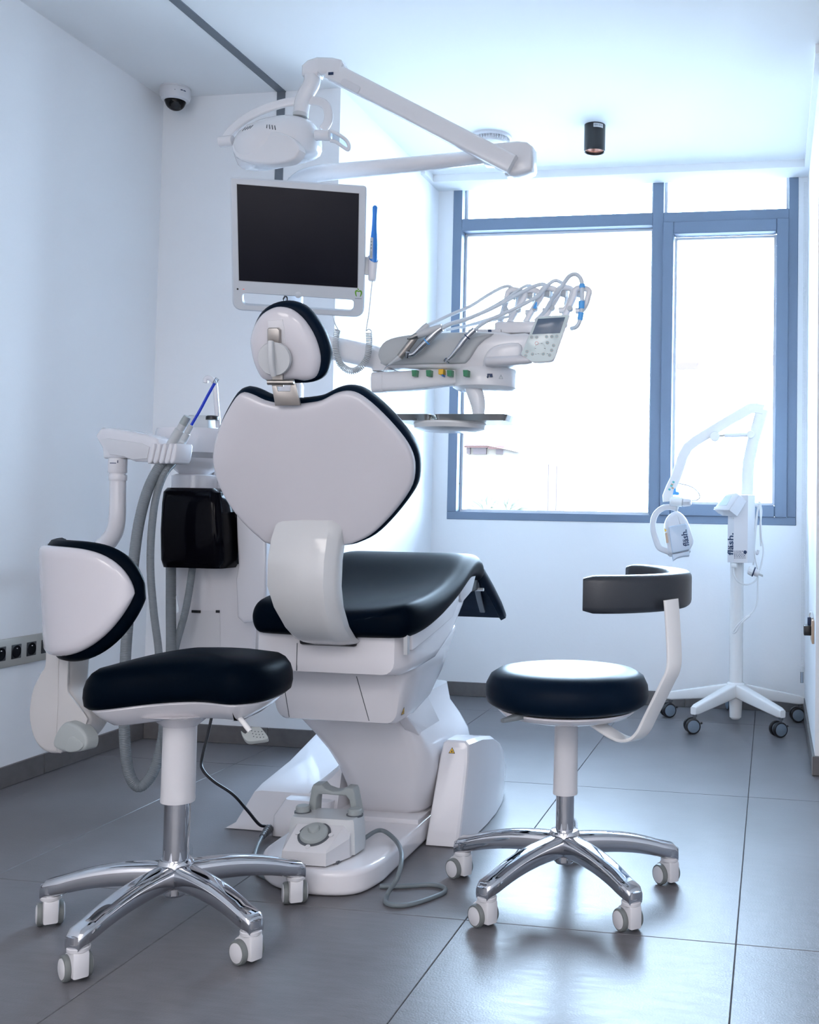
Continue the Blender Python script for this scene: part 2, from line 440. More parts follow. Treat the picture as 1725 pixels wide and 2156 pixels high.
skirting('baseboard_left', [((XL, YB, 0), (XL, YBACK, 0), (1, 0, 0), .585)])
skirting('baseboard_alcove', [((XL+.01, YB, 0), (XC_, YB, 0), (0, -1, 0), .52)])
skirting('baseboard_column', [((XC_, YB, 0), (XC_, YW, 0), (1, 0, 0), .6)])
skirting('baseboard_window', [((XC_+.01, YW, 0), (XR, YW, 0), (0, -1, 0), .66)])
skirting('baseboard_right', [((XR, YW-.01, 0), (XR, YJ, 0), (-1, 0, 0), .6)])
skirting('baseboard_jog', [((XR-.01, YJ, 0), (XFAR, YJ, 0), (0, -1, 0), .6)])

# ---- window: fixed left light, casement on the right, two fanlights
win = struct(new('window_1', *g_box((-.7365, YW+.035, 1.711), (.02, .02, .02)), 'frame'))  # core node; frame bars below
yf0, yf1 = YW-.004, YW+.075
def bar(name, x0, x1, z0, z1, y0=yf0, y1=yf1, m='frame', p=win, b=.002): return box(name, (x0, y0, z0), (x1, y1, z1), m, p, b, 1)
bpy.data.objects.remove(win)
win = struct(box('window_1', (WX0, yf0, WZ0), (WX1, yf1, .900), 'frame', None, .002, 1))   # the sill rail carries the other bars
bar('jamb', WX0, -1.537, .900, WZ1, p=win); bar('jamb', .066, WX1, .900, WZ1, p=win)
bar('head_rail', -1.537, .066, 2.545, WZ1, p=win)
bar('mullion', -.580, -.527, .900, 2.545, p=win)
bar('transom', -1.537, -.580, 2.300, 2.360, p=win); bar('transom', -.527, .066, 2.308, 2.358, p=win)
sx0, sx1, sz0, sz1 = -.529, .068, .898, 2.310
bar('sash', sx0, sx0+.052, sz0, sz1, yf0-.012, yf1-.01, p=win, b=.004); bar('sash', sx1-.058, sx1, sz0, sz1, yf0-.012, yf1-.01, p=win, b=.004)
bar('sash', sx0+.052, sx1-.058, sz1-.060, sz1, yf0-.012, yf1-.01, p=win, b=.004); bar('sash', sx0+.052, sx1-.058, sz0, sz0+.056, yf0-.012, yf1-.01, p=win, b=.004)
for x0, x1, z0, z1 in ((-1.537, -.580, .900, 2.300), (-1.537, -.580, 2.360, 2.545), (-.527, .066, 2.358, 2.545), (sx0+.052, sx1-.058, sz0+.056, sz1-.060)):
    bar('pane', x0, x1, z0, z1, YW+.080, YW+.086, 'glass', win, 0)
    for a in ((x0, x0+.012, z0, z1), (x1-.012, x1, z0, z1), (x0+.012, x1-.012, z1-.012, z1), (x0+.012, x1-.012, z0, z0+.012)):
        bar('glazing_bead', *a, YW+.062, YW+.0795, 'frame_light', win, 0)
for z in (1.70, 1.04):
    lathe('drain_plug', [(.004, 0), (.004, .002)], (-1.537, YW+.05, z), 'dark_grey', win, (1, 0, 0), 12)
# ---- blind chain at the right of the window
bc = thing('blind_chain', (.14, YW-.02, .14), 'thin white beaded blind chain hanging between window and right wall', 'chain')
mb = MB(); z = .216
while z < 2.48:
    for dx in (-.0045, .0045):
        v, f = g_lathe([(.0004, -.0022), (.0022, 0), (.0004, .0022)], (.142+dx*.8-.001*(z-.2), YW-.02, z), seg=6); mb.add(v, f)
    z += .0075
o = mb.build('beads', 'cord_white', bc); o['kind'] = 'stuff'
tube('tension_holder', [(.141, YW-.02, .14), (.141, YW-.02, .20)], .007, 'clear', bc, smooth=False)
tube('clip', [(.141, YW-.02, .190), (.141, YW-.02, .214)], .008, 'cord_white', bc, smooth=False)

# ---- ceiling fittings
p = atz(1253, 264, ZC)
sp = thing('ceiling_spotlight', (p.x, p.y, ZC), 'black cylindrical surface spotlight on the ceiling before the window', 'spotlight')
new('housing', *g_lathe([(.0445, 0), (.0445, -.112), (.043, -.114), (.0405, -.112), (.0405, -.100), (.039, -.097), (.012, -.055), (0, -.055)], p, seg=40, cap=True), 'black', sp)
new('reflector', *g_lathe([(.0375, -.1005), (.033, -.092), (.015, -.062), (.0, -.060)], p, seg=32, cap=False), 'rose_gold', sp)
new('reflector_ring', *g_lathe([(.0400, -.104), (.0355, -.103), (.0355, -.100), (.0400, -.100)], p, seg=32, cap=False), 'rose_gold', sp)
vdir = (CAM-p); vdir.z = 0; vdir.normalize(); sdir = Vector((0, 0, 1)).cross(vdir)
def on_cyl(r): return lambda u, v, w: p + (vdir*math.cos(u/r)+sdir*math.sin(u/r))*(r+w) + Vector((0, 0, v))
Tc = on_cyl(.0446)
def strip(name, T, u0, u1, v0, v1, m, par, w=.0004, n=8):
    rings = [[T(u0+(u1-u0)*k/n, v0, w), T(u0+(u1-u0)*k/n, v1, w)] for k in range(n+1)]
    v = [q for r in rings for q in r]; f = [(2*k, 2*k+2, 2*k+3, 2*k+1) for k in range(n)]
    return new(name, v, f, m, par)
lb = strip('rating_label', Tc, -.006, .038, -.022, -.005, 'white_satin', sp)
for k in range(9):
    strip('label_print', Tc, -.003+k*.0042, -.003+k*.0042+random.uniform(.0015, .0035), -.018+random.uniform(0, .003), -.009, 'print_grey', lb, .0008, 1)
p = atz(1035, 287, ZC)
sm = thing('smoke_detector', (p.x, p.y, ZC), 'round white smoke detector on the ceiling behind the lamp arm', 'detector')
lathe('base', [(.088, 0), (.088, -.008), (.082, -.014)], p, 'white_satin', sm, seg=40)
mb = MB()
for k in range(40):
    a = 2*PI*k/40; mb.add(*g_box(p+Vector((.076*math.cos(a), .076*math.sin(a), -.020)), (.008, .003, .014), rot=Matrix.Rotation(a, 3, 'Z')))
mb.build('vent_ring', 'white_satin', sm)
lathe('cap', [(.070, -.013), (.070, -.024), (.064, -.034), (.045, -.041), (.0, -.044)], p, 'white_satin', sm, seg=40)
p = atz(370, 186, ZC) 
cc = thing('security_camera', (p.x, p.y, ZC), 'white dome security camera with a smoked lens bubble on the ceiling corner', 'camera')
s = .058
lathe('housing', [(s*1.0, 0), (s*1.0, -.004), (s*.97, -.006), (s*1.0, -.008), (s*.99, -.032), (s*.90, -.048), (s*.70, -.053), (s*.68, -.046), (0, -.046)], p, 'white_satin', cc, seg=40)
lathe('dome', [(s*.66, -.047)]+[(s*.66*math.cos(t), -.052-.036*math.sin(t)) for t in [R(a) for a in range(0, 90, 12)]]+[(0, -.088)], p, 'dome', cc, seg=32)
e = lathe('eyeball', [(.0001, .0), (.022, .004), (.024, .02), (.018, .034), (0.0001, .036)], p+Vector((0, 0, -.078)), 'black', cc, (.35, -.45, .6), 20)
lathe('lens', [(.011, 0), (.011, .004), (.0001, .005)], p+Vector((.008, -.016, -.078)), 'black_gloss', e, (.2, -.6, -.35), 16)
Tc2 = lambda u, v, w: p + ((CAM-p).xy.to_3d().normalized()*math.cos(u/s)+Vector((0, 0, 1)).cross((CAM-p).xy.to_3d().normalized())*math.sin(u/s))*(s*.995+w)+Vector((0, 0, v))
for a, b in ((.018, .027), (.029, .040)): strip('badge', Tc2, a, b, -.0245, -.0205, 'ink', cc, .0006, 3)
strip('sensor', Tc2, -.004, -.001, -.027, -.024, 'dark_grey', cc, .0006, 1)

# added unseen fill: ceiling panels, and the frosted partition at the rear
for x, lab in ((-1.35, 'wide fill panel added on the ceiling nearest the left wall, unseen behind the camera'), (.6, 'wide fill panel added on the ceiling nearest the right wall, unseen behind the camera')):
    t = thing('fill_panel', (x, -1.35, ZC), lab, 'fill panel', 'added fill panels behind the camera')
    box('fill_panel_frame', (x-.63, -2.43, ZC-.02), (x+.63, -.27, ZC), 'white_satin', t, .004)
    box('diffuser', (x-.6, -2.4, ZC-.023), (x+.6, -.3, ZC-.0195), 'panel_fill', t)
gp = struct(box('fill_partition', (XL+.2, YBACK+.001, .30), (XFAR-.2, YBACK+.03, 2.40), 'frame', None, .004))  # added partition, its panes glow to fill the room from the rear
for k in range(4):
    wd_ = (XFAR-XL-.46)/4; x0 = XL+.23+k*wd_
    box('pane', (x0+.015, YBACK+.031, .34), (x0+wd_-.015, YBACK+.036, 2.36), 'rear_fill', gp)

# ---- power outlets on the left wall
so = thing('power_strip', (XL, 3.0, .43), 'champagne multi-gang socket plate on the left wall above the skirting', 'socket')
box('cover_plate', (XL+.0005, 2.62, .385), (XL+.012, 3.275, .476), 'champagne', so, .003)
for k in range(8):
    y1 = 3.258-k*.0715; y0 = y1-.046
    mo = box('outlet', (XL+.006, y0, .408), (XL+.0135, y1, .454), 'black', so, .002)
    if k == 0:
        box('data_port', (XL+.013, y0+.015, .418), (XL+.0145, y0+.033, .438), 'black_gloss', mo, .001)
    else:
        c = Vector((XL+.0136, (y0+y1)/2, .431))
        new('recess', *g_lathe([(.020, 0), (.0195, .0012), (.017, -.001), (.017, -.010), (0, -.010)], c, (1, 0, 0), 24), 'black_gloss', mo)
        lathe('earth_pin', [(.0024, -.010), (.0024, .001), (.001, .003)], c+Vector((0, 0, .010)), 'chrome', mo, (1, 0, 0), 10)
# ---- outlet with adapter on the right wall
rs = thing('wall_outlet', (XR, 4.07, .49), 'beige wall outlet with a black plug-in adapter low on the right wall', 'socket')
box('cover_plate', (XR-.009, 4.00, .445), (XR-.0005, 4.15, .530), 'beige', rs, .002)
box('adapter', (XR-.036, 4.06, .468), (XR-.009, 4.12, .504), 'black', rs, .003)
box('plug', (XR-.022, 4.08, .504), (XR-.009, 4.11, .534), 'ink', rs, .003)
tube('plug_lead', [(XR-.016, 4.09, .532), (XR-.014, 4.09, .547), (XR-.008, 4.08, .551), (XR-.005, 4.06, .532)], .004, 'cord_white', rs)

# ================================================================== OUTSIDE THE WINDOW
struct(box('ground', (-60, 5.6, -6.2), (60, 160, -6), 'ground'))
Yb = 16.0
t = thing('utility_building', (*at(1070, 1080, Yb).xy, -6), 'low white flat-roofed building seen through the big left pane', 'building')
a = at(930, 962, Yb); b = at(1133, 962, Yb); c2 = at(1188, 977, Yb+2.2)
def wall_poly(name, pts, th, z0, z1, m, p):
    ring0 = [Vector((q[0], q[1], z0)) for q in pts]; ring1 = [Vector((q[0], q[1], z1)) for q in pts]
    return new(name, *g_loft([ring0, ring1]), m, p)
dep = Vector((-6, 3, 0))
fp = [a, b, c2, c2+dep, a+dep*.6]
wall_poly('walls', fp, 0, -6, a.z-.06, 'building_white', t)
mid = sum(fp, Vector())/5
wall_poly('roof_slab', [mid+(q-mid)*1.015 for q in fp], 0, a.z-.06, a.z, 'building_white', t)
nb = Vector((c2.y-b.y, -(c2.x-b.x), 0)).normalized()
new('shaded_side', *g_loft([[Vector((q_.x, q_.y, z_)) for q_, z_ in ((b, -6), (c2, -6), (c2, a.z-.07), (b, a.z-.07))], [Vector((q_.x, q_.y, z_))+nb*.02 for q_, z_ in ((b, -6), (c2, -6), (c2, a.z-.07), (b, a.z-.07))]]), 'building_cream', t)  # side face darkened in colour, for the wall in shadow
for k in (.33, .64):
    q = b.lerp(c2, k); nrm = Vector((c2.y-b.y, -(c2.x-b.x), 0)).normalized()
    tube('wall_joint', [(q.x+nrm.x*.02, q.y+nrm.y*.02, -3), (q.x+nrm.x*.02, q.y+nrm.y*.02, a.z-.07)], .012, 'far_dark', t, smooth=False, seg=6)
Yh = 42.0
t = thing('red_roofed_house', (*at(1015, 950, Yh).xy, -6), 'far house with red eaves above the low white building', 'house')
def fbox(name, x0, y0, x1, y1, Y, m, p, d=4.0):
    lo = at(x0, y1, Y); hi = at(x1, y0, Y)
    return box(name, (lo.x, Y, lo.z), (hi.x, Y+d, hi.z), m, p)
w = fbox('walls', 978, 938, 1060, 1330, Yh, 'building_cream', t)
for x0, x1 in ((982, 990), (996, 1024), (1044, 1060)): fbox('window', x0, 942, x1, 956, Yh-.12, 'far_dark', t, .2)
pts = [at(972, 938, Yh-.6), at(1026, 938, Yh-.6), at(1066, 946, Yh-.6), at(1058, 938, Yh+1), at(1024, 928, Yh+1), at(980, 928, Yh+1)]
fbox('red_fascia', 975, 934, 1028, 942, Yh-.3, 'roof_tile', t, .3); fbox('red_fascia', 1028, 938, 1062, 945, Yh-.3, 'roof_tile', t, .3)
new('roof', *g_loft([[q for q in pts], [q+Vector((0, 3, 0)) for q in pts]]), 'roof_tile', t)
Yt = 60.0
t = thing('terrace_house', (*at(1525, 770, Yt).xy, -6), 'far pale building with a red band seen through the casement pane', 'building')
fbox('walls', 1395, 690, 1645, 1340, Yt, 'building_white', t, 8)
fbox('red_band', 1395, 743, 1528, 768, Yt-.15, 'brick_red', t, .3); fbox('red_band', 1555, 747, 1645, 770, Yt-.15, 'brick_red', t, .3)
fbox('balcony_shade', 1424, 763, 1470, 778, Yt-.3, 'far_dark', t, .2)
for x in (1440, 1500, 1580): fbox('window', x, 850, x+22, 890, Yt-.15, 'building_cream', t, .2)
Yp = 9.5
c = at(1065, 1085, Yp); t = thing('boundary_wall', (c.x, Yp, -6), 'pale garden wall below the left pane beside the palm', 'wall')
fbox('coping', 1188, 1058, 1234, 1062, 12.95, 'building_white', t, 1.1); fbox('wall_panel', 1190, 1062, 1232, 2300, 13.0, 'building_cream', t, 1.0)
def palm(px, py, h, n, lab, yy):
    base = at(px, py, yy); t = thing('palm_plant', (base.x, base.y, -6), lab, 'plant', 'palms outside the window')
    tube('trunk', [Vector((base.x, base.y, -6)), base], .06, 'leaf', t, smooth=False, seg=8)
    for k in range(n):
        a = PI*(k+.5)/n; ln = h*random.uniform(.75, 1.0); d = Vector((math.cos(a), random.uniform(-.25, .25), math.sin(a)*.9+.1))
        mb = MB(); p0 = base; pts = [p0+d*ln*s+Vector((0, 0, -.25*ln*s*s)) for s in (0, .35, .7, 1)]
        sd = d.cross(Vector((0, 1, 0))).normalized()
        v = []; 
        for q, wdt in zip(pts, (.008, .016, .012, .001)): v += [q-sd*wdt, q+Vector((0, .004, 0)), q+sd*wdt]
        f = []
        for i in range(3): f += [(i*3, i*3+1, i*3+4, i*3+3), (i*3+1, i*3+2, i*3+5, i*3+4)]
        new('leaf', v, f, 'leaf', t)
palm(1022, 1082, .26, 22, 'spiky palm just above the sill of the left pane, left one', 8.4)
palm(1066, 1084, .20, 16, 'smaller spiky palm at the sill, right of the taller palm', 7.4)

# ================================================================== STOOLS
def caster(par, px, py, top, yaw, d=.050, hood='white_satin', tyre='tyre_grey', name='caster', disc='white_satin', hooded=True):
    """twin wheel caster; stem at (px,py); yaw = direction of the wheel axis (outer disc on that side), wheels trail behind the stem"""
    r = d/2; ax = Vector((math.cos(yaw), math.sin(yaw), 0)); tr = Vector((ax.y, -ax.x, 0))
    c = Vector((px, py, 0))+tr*.012+Vector((0, 0, r+.0005))
    stem = MB(); cz = c.z
    def sideT(u, v, w): return c+tr*u+Vector((0, 0, v))+ax*w
    if hooded:
        stem.add(*g_lathe([(.0190, top-.016), (.0215, top-.014), (.0220, top-.008), (.0205, top-.0065)], (px, py, 0), seg=22))
        stem.add(*g_lathe([(.0165, top-.012), (.0165, top)], (px, py, 0), seg=16))
        ro = r+.004; out = [(-.032, -r*.55), (-.0335, .004), (-.0325, top-.018-cz), (-.028, top-.012-cz), (.004, top-.012-cz)]
        out += [(math.cos(R(a))*ro, math.sin(R(a))*ro) for a in (68, 55, 42, 28, 14, 0, -14)]
        out += [(.014, -.010), (.0, -.004), (-.010, -.008), (-.018, -r*.6)]
        stem.add(*g_prism(out, sideT, [(.0055, -.0155), (.0016, -.0140), (0, -.0110), (0, .0110), (.0016, .0140), (.0055, .0155)]))
    else:
        stem.add(*g_lathe([(.006, r*1.2), (.006, top)], (px, py, 0), seg=12))
        stem.add(*g_lathe([(.0065, top-.014), (.010, top-.012), (.010, top)], (px, py, 0), seg=14))
        stem.add(*g_prism([(math.cos(R(a))*(r*.80), math.sin(R(a))*(r*.80)) for a in range(0, 360, 20)], sideT, [(0, -.007), (0, .007)]))
    h = stem.build(name, hood, par)
    for sg in (-1, 1):
        w0 = .0125 if hooded else .0085; wd_ = .013 if hooded else .017
        wh = lathe('wheel', [(r*.55, w0), (r*.93, w0), (r, w0+.003), (r, w0+wd_-.004), (r*.93, w0+wd_), (r*.80, w0+wd_+.0005), (r*.80, w0+wd_-.001)], c, tyre, h, ax*sg, 28)
        lathe('wheel_disc', [(r*.79, w0+wd_-.002), (r*.78, w0+wd_+.0015), (r*.6, w0+wd_+.003), (0, w0+wd_+.0035)], c, disc, h, ax*sg, 28)
    if not hooded:
        lv = c - tr*(r*.7)
        tube('brake_lever', [lv+Vector((0, 0, .004)), lv-tr*.012+Vector((0, 0, .006)), lv-tr*.022+Vector((0, 0, .010))], .004, 'black', h, seg=8)
    return h

K_ST = 1.038
def star_casters(par, hx, hy, ang, yaws, R_=.260):
    R_ *= K_ST; hx *= K_ST; hy *= K_ST
    for a, yw in zip(ang, yaws): caster(par, hx+math.cos(a)*R_, hy+math.sin(a)*R_, .074, yw)
def star_base(par, hx, hy, ang, yaws, R_=.260, ztop=.185):
    hub = MB(); hub.add(*g_lathe([(.020, .105), (.024, .110), (.024, .122), (.030, .124), (.034, .140), (.036, .160), (.036, .172), (.031, .180), (.026, .181)], (hx, hy, 0), seg=28))
    hub.build('base_hub', 'chrome', par)
    for a, yw in zip(ang, yaws):
        d = Vector((math.cos(a), math.sin(a), 0)); s = Vector((-d.y, d.x, 0)); n = 14; rings = []
        for i in range(n+1):
            t = i/n; rr = .015+(R_+.013-.015)*t
            zt = ztop-.012-.046*t**2.4-.003*t; hh = .050-.016*t; wb = .0245-.004*t
            if t > .93: hh -= 0
            zc = zt-hh/2; mul = 1 if i < n else .86
            if i == n-1: rr = R_+.006
            rings.append([Vector((hx, hy, zc))+d*(rr if i < n else R_+.016)+s*(u*mul)+Vector((0, 0, w*mul)) for u, w in rrect(wb, hh/2, min(wb, hh/2)*.62, 3)])
        arm = new('arm', *g_loft(rings), 'chrome', par, 50)
        lathe('arm_socket', [(.0195, .105), (.0212, .1065), (.0212, .120), (.017, .1215)], (hx+d.x*R_, hy+d.y*R_, 0), 'chrome', arm, seg=22)
# ---------------- stool 1: saddle-shaped stool with wrap-round backrest
S1 = (-1.2168, 2.0715)
st = thing('saddle_stool', (*S1, 0), 'black padded stool with wrap-round white backrest shell and chrome star base, front left', 'stool')
star_base(st, *S1, [R(a) for a in (189.2, 261.2, 333.2, 45.2, 117.2)], [R(172), R(212), R(200), R(186), R(150)])
lathe('gas_column', [(.0265, .175), (.0265, .315)], (*S1, 0), 'chrome', st, seg=36)
lathe('column_sleeve', [(.0300, .300), (.0345, .298), (.0352, .304), (.0345, .312), (.0340, .470), (.0300, .474)], (*S1, 0), 'white_satin', st, seg=36)
# seat outline (plan, metres from the stool axis), tilted up to the right
so_ = [(-.215, -.02), (-.195, -.125), (-.115, -.175), (.0, -.150), (.10, -.135), (.20, -.150), (.255, -.095), (.262, .0), (.235, .09), (.14, .125), (.02, .165), (-.09, .215), (-.185, .165), (-.215, .08)]
so_ = [tuple(q) for q in closed_spline([Vector((q[0]*.84+.012, q[1]*.9)) for q in so_], 5)]
def seat1(z0):
    def T(u, v, w):
        sad = .012*math.cos(u*7)*0
        return Vector((S1[0]+u, S1[1]+v, z0+w+.055*(u+.05)+.010*math.sin((u+.1)*9)-.05*max(0, -v-.06)*0))
    return T
T = seat1(.505)
prof = [(.030, .002), (.012, .004), (.003, .012), (0, .028), (.001, .046), (.006, .062), (.016, .075), (.030, .083)]
new('seat_cushion', *g_prism(so_, T, prof, [(.70, .090), (.45, .093), (.2, .094)]), 'leather_matte', st, 60)
new('seat_pan', *g_prism(so_, T, [(.075, -.040), (.060, -.036), (.030, -.014), (.018, -.001), (.020, .005)], None), 'white', st, 50)
lathe('hub_cone', [(.036, .455), (.060, .475), (.105, .488)], (*S1, 0), 'white', st, seg=32)
# height lever with grey paddle
tube('height_lever', [at(487, 1492, 2.02), at(505, 1512, 2.0), at(527, 1540, 1.99)], .0052, 'white_metal', st, seg=10)
Pp = Plane(at(535, 1550, 1.985), (.1, -.6, .75))
o_ = poly_px(Pp, [(508, 1541), (518, 1547), (528, 1534), (540, 1533), (548, 1533), (556, 1541), (565, 1554), (561, 1559), (540, 1562), (523, 1563), (514, 1556)], 3)
pad = plate('lever_paddle', o_, Pp, -.006, .004, 'grey', st, .0012)
for i in range(4):
    for j in range(3):
        q = Pp.uv(531+i*7+j*2, 1543+j*6+i*.5-abs(i-1.5)); lathe('pin_hole', [(.0012, .0035), (.0012, .0045)], Pp(*q), 'dark_grey', pad, Pp.N, 8)
# back upright (two moulded halves), pivot knob, wrap-round backrest
Pu = Plane(at(150, 1480, 2.03), (-.25, -1, 0))
o_ = poly_px(Pu, [(104, 1330), (128, 1330), (158, 1340), (156, 1400), (153, 1440), (160, 1462), (178, 1485), (194, 1502), (196, 1520), (186, 1540), (172, 1556), (150, 1575), (128, 1585), (100, 1580), (80, 1556), (70, 1520), (69, 1490), (76, 1450), (92, 1416), (102, 1396)], 4)
plate('back_upright', o_, Pu, -.045, .012, 'warm_grey', st, .010, True, 4)
o_ = poly_px(Pu, [(138, 1345), (156, 1345), (154, 1440), (160, 1463), (192, 1503), (194, 1520), (170, 1555), (150, 1572), (131, 1580), (134, 1480)], 2)
plate('upright_cover', o_, Pu, .0115, .0145, 'warm_grey', st, .003)
Pk_ = Plane(Pu(0, 0, .036), Pu.N)
o_ = poly_px(Pk_, [(134, 1522), (152, 1524), (170, 1536), (181, 1554), (180, 1574), (170, 1582), (138, 1584), (112, 1572), (116, 1545)], 4)
kn = plate('pivot_knob', o_, Pk_, -.030, 0, 'grey', st, .006, False, 4)
o_ = poly_px(Pk_, [(149, 1551), (162, 1554), (176, 1566), (172, 1577), (158, 1583), (142, 1582), (141, 1570)], 4)
plate('knob_button', o_, Pk_, -.002, .003, 'grey', kn, .002, False)
tube('seat_hinge', [at(185, 1500, 2.03), at(205, 1500, 2.04), at(240, 1497, 2.06)], .012, 'grey', st, smooth=False)
tube('seat_bracket', [at(158, 1400, 2.07), at(162, 1440, 2.07), at(182, 1465, 2.07), at(215, 1476, 2.08)], .016, 'white_satin', st, up=(0, 1, 0))
bc_ = Vector((-1.297, 2.085, 0)); br = .185
def wrap_set(s0):
    sm = lambda s: s0+(1-s0)*s                          # wrap parameter: 0 at the spine .. 1 at the near tip
    def fr_(s): return (1-math.cos(R(112)*max(0, sm(s))))/1.3746
    topz = lambda s: .742+.088*max(0, 1-fr_(s)**6)**.62
    botz = lambda s: .742-.134*max(0, 1-fr_(s)**3.3)**.85
    def wrapT(g):
        def T(s, v, w):
            u = sm(s)*(1+g); a = R(180)+u*R(112); rr = br+w+.02*(1-abs(u))
            return Vector((bc_.x+math.cos(a)*rr*1.02-(v-.70)*.10, bc_.y+math.sin(a)*rr, v))
        return T
    return topz, botz, wrapT
tz, bz_, wT = wrap_set(-.12)
new('back_shell', *g_pillow(bz_, tz, wT(0), -.012, .012, .014), 'dimmed_shell', st, 60)
tz2, bz2, wT2 = wrap_set(.10)
new('back_cushion', *g_pillow(lambda s: bz2(s)-.012, lambda s: tz2(s)+.012, wT2(.05), -.040, -.004, .022), 'leather_matte', st, 60)
push_back(st, K_ST)
star_casters(st, *S1, [R(a) for a in (189.2, 261.2, 333.2, 45.2, 117.2)], [R(219), R(233), R(245), R(212), R(180)])

# ---------------- stool 2: round stool with curved arm rest
S2 = (-.4666, 2.4605)
s2 = thing('round_stool', (*S2, 0), 'round black padded stool with curved grey arm rest on a bent white bar, right', 'stool')
star_base(s2, *S2, [R(a) for a in (170.1, 242.1, 314.1, 26.1, 98.1)], [R(232), R(238), R(226), R(228), R(60)])
lathe('gas_column', [(.0210, .175), (.0210, .285)], (*S2, 0), 'chrome', s2, seg=36)
lathe('column_sleeve', [(.0250, .264), (.0285, .262), (.0290, .267), (.0282, .272), (.0272, .418), (.0300, .424), (.0305, .432), (.0200, .436)], (*S2, 0), 'white_satin', s2, seg=36)
lathe('seat_pan', [(.045, .432), (.105, .436), (.150, .448), (.160, .458), (.160, .462)], (*S2, 0), 'white', s2, seg=48)
lathe('seat_cushion', [(.150, .466), (.172, .468), (.186, .478), (.1905, .495), (.188, .516), (.178, .536), (.160, .547), (.135, .551), (.09, .553), (0.0001, .554)], (*S2, 0), 'leather', s2, seg=64, sharp=70)
tube('height_lever', [at(1170, 1502, 2.44), at(1130, 1505, 2.36), at(1100, 1508, 2.33)], .0045, 'white_metal', s2, smooth=False)
tube('lever_grip', [at(1102, 1508, 2.332), at(1085, 1511, 2.31), at(1058, 1518, 2.28)], [(.010, .006), (.013, .006), (.006, .004)], 'hose', s2, up=(0, 0, 1), sect=rrect(1, 1, .5))
lathe('mount_collar', [(.031, .424), (.037, .426), (.037, .438), (.031, .440)], (*S2, 0), 'white_metal', s2, seg=28)
barp = [(1195, 1509, 2.44), (1232, 1510, 2.42), (1248, 1518, 2.41), (1300, 1551, 2.37), (1330, 1557, 2.345), (1352, 1543, 2.33), (1372, 1505, 2.315), (1405, 1438, 2.285), (1417, 1412, 2.28), (1420, 1380, 2.28), (1416, 1300, 2.28), (1413, 1262, 2.28)]
pp = [at(*q) for q in barp]
tube('support_bar', pp, 1.0, 'white_metal', s2, 6, up=(.6, .8, 0), sect=rrect(.0042, .0215, .0036, 2))
ac = Vector((-.412, 2.430, 0)); ar = .210
def arcT(u, v, w):
    a = R(-15)+u; return Vector((ac.x+math.cos(a)*(ar+w), ac.y+math.sin(a)*(ar+w), v))
n = 28; rings = []
for i in range(n+1):
    t = i/n; a = R(-84+157*t)
    e = 1.0
    for ed in (t, 1-t):
        e = min(e, math.sqrt(max(0, 1-(1-min(1, ed/.055))**2)))
    e = max(e, .25); hh = .0400*(.80+.20*e); tt = .024*(.4+.6*e)
    c = Vector((ac.x+math.cos(a)*ar, ac.y+math.sin(a)*ar, .742+.006*t)); dr = Vector((math.cos(a), math.sin(a), 0))
    rings.append([c+dr*p_+Vector((0, 0, q_)) for p_, q_ in rrect(tt, hh, min(tt, hh)*.62, 4)])
new('arm_rest', *g_loft(rings), 'leather_grey', s2, 60)
push_back(s2, K_ST)
star_casters(s2, *S2, [R(a) for a in (170.1, 242.1, 314.1, 26.1, 98.1)], [R(239), R(234), R(222), R(225), R(100)])

# ================================================================== DENTAL CHAIR
ch = thing('dental_chair', (-1.08, 2.85, 0), 'white dental chair with black upholstery and heart-shaped white back shell', 'dental chair')
# floor plate with rounded nose
o_ = [tuple(q) for q in closed_spline([Vector(q) for q in [(-1.245, 3.35), (-1.25, 3.0), (-1.25, 2.62), (-1.235, 2.50), (-1.16, 2.42), (-1.05, 2.395), (-.96, 2.42), (-.928, 2.50), (-.925, 2.62), (-.925, 3.0), (-.925, 3.35)]], 4)]
XY = lambda z0: (lambda u, v, w: Vector((u, v, z0+w)))
plate('base_plate', o_, XY(0), .002, .062, 'white', ch, .014, True, 5)
plate('plinth_step', [(-1.19, 2.80), (-.935, 2.80), (-.935, 3.3), (-1.19, 3.3)], XY(0), .062, .074, 'white', ch, .004, False)
def ringz(z, x0, x1, y0, y1, r=.03, k=4):
    return [Vector(((x0+x1)/2+u, (y0+y1)/2+v, z)) for u, v in rrect((x1-x0)/2, (y1-y0)/2, r, k)]
# right motor cover
rg = []
for y, zt, dx in ((2.820, .255, .010), (2.823, .268, .003), (2.830, .272, 0), (2.93, .268, 0), (3.05, .248, .004), (3.16, .214, .008), (3.26, .170, .014), (3.34, .120, .020), (3.40, .062, .028), (3.425, .025, .04)):
    x0, x1 = -.921+dx*.4, -.826-dx+.024*math.sin(PI*min(1, max(0, (y-2.83)/.60)))**.7; ring = []
    for u, v in ((x0, 0), (x1, 0), (x1+.002, .35), (x1+.004, .80), (x1, .965), (x1-.010, 1.0), (x0+.022, 1.0), (x0+.014, .975), (x0+.010, .85)):
        z = .003+(zt-.003)*v; lean = .25*z*max(0, 1-(y-2.82)/.55)
        ring.append(Vector((u+.04*z*(1 if u < -.87 else .3), y+lean, z)))
    rg.append(ring)
rc = new('right_base_cover', *g_loft(rg), 'white', ch, 14)
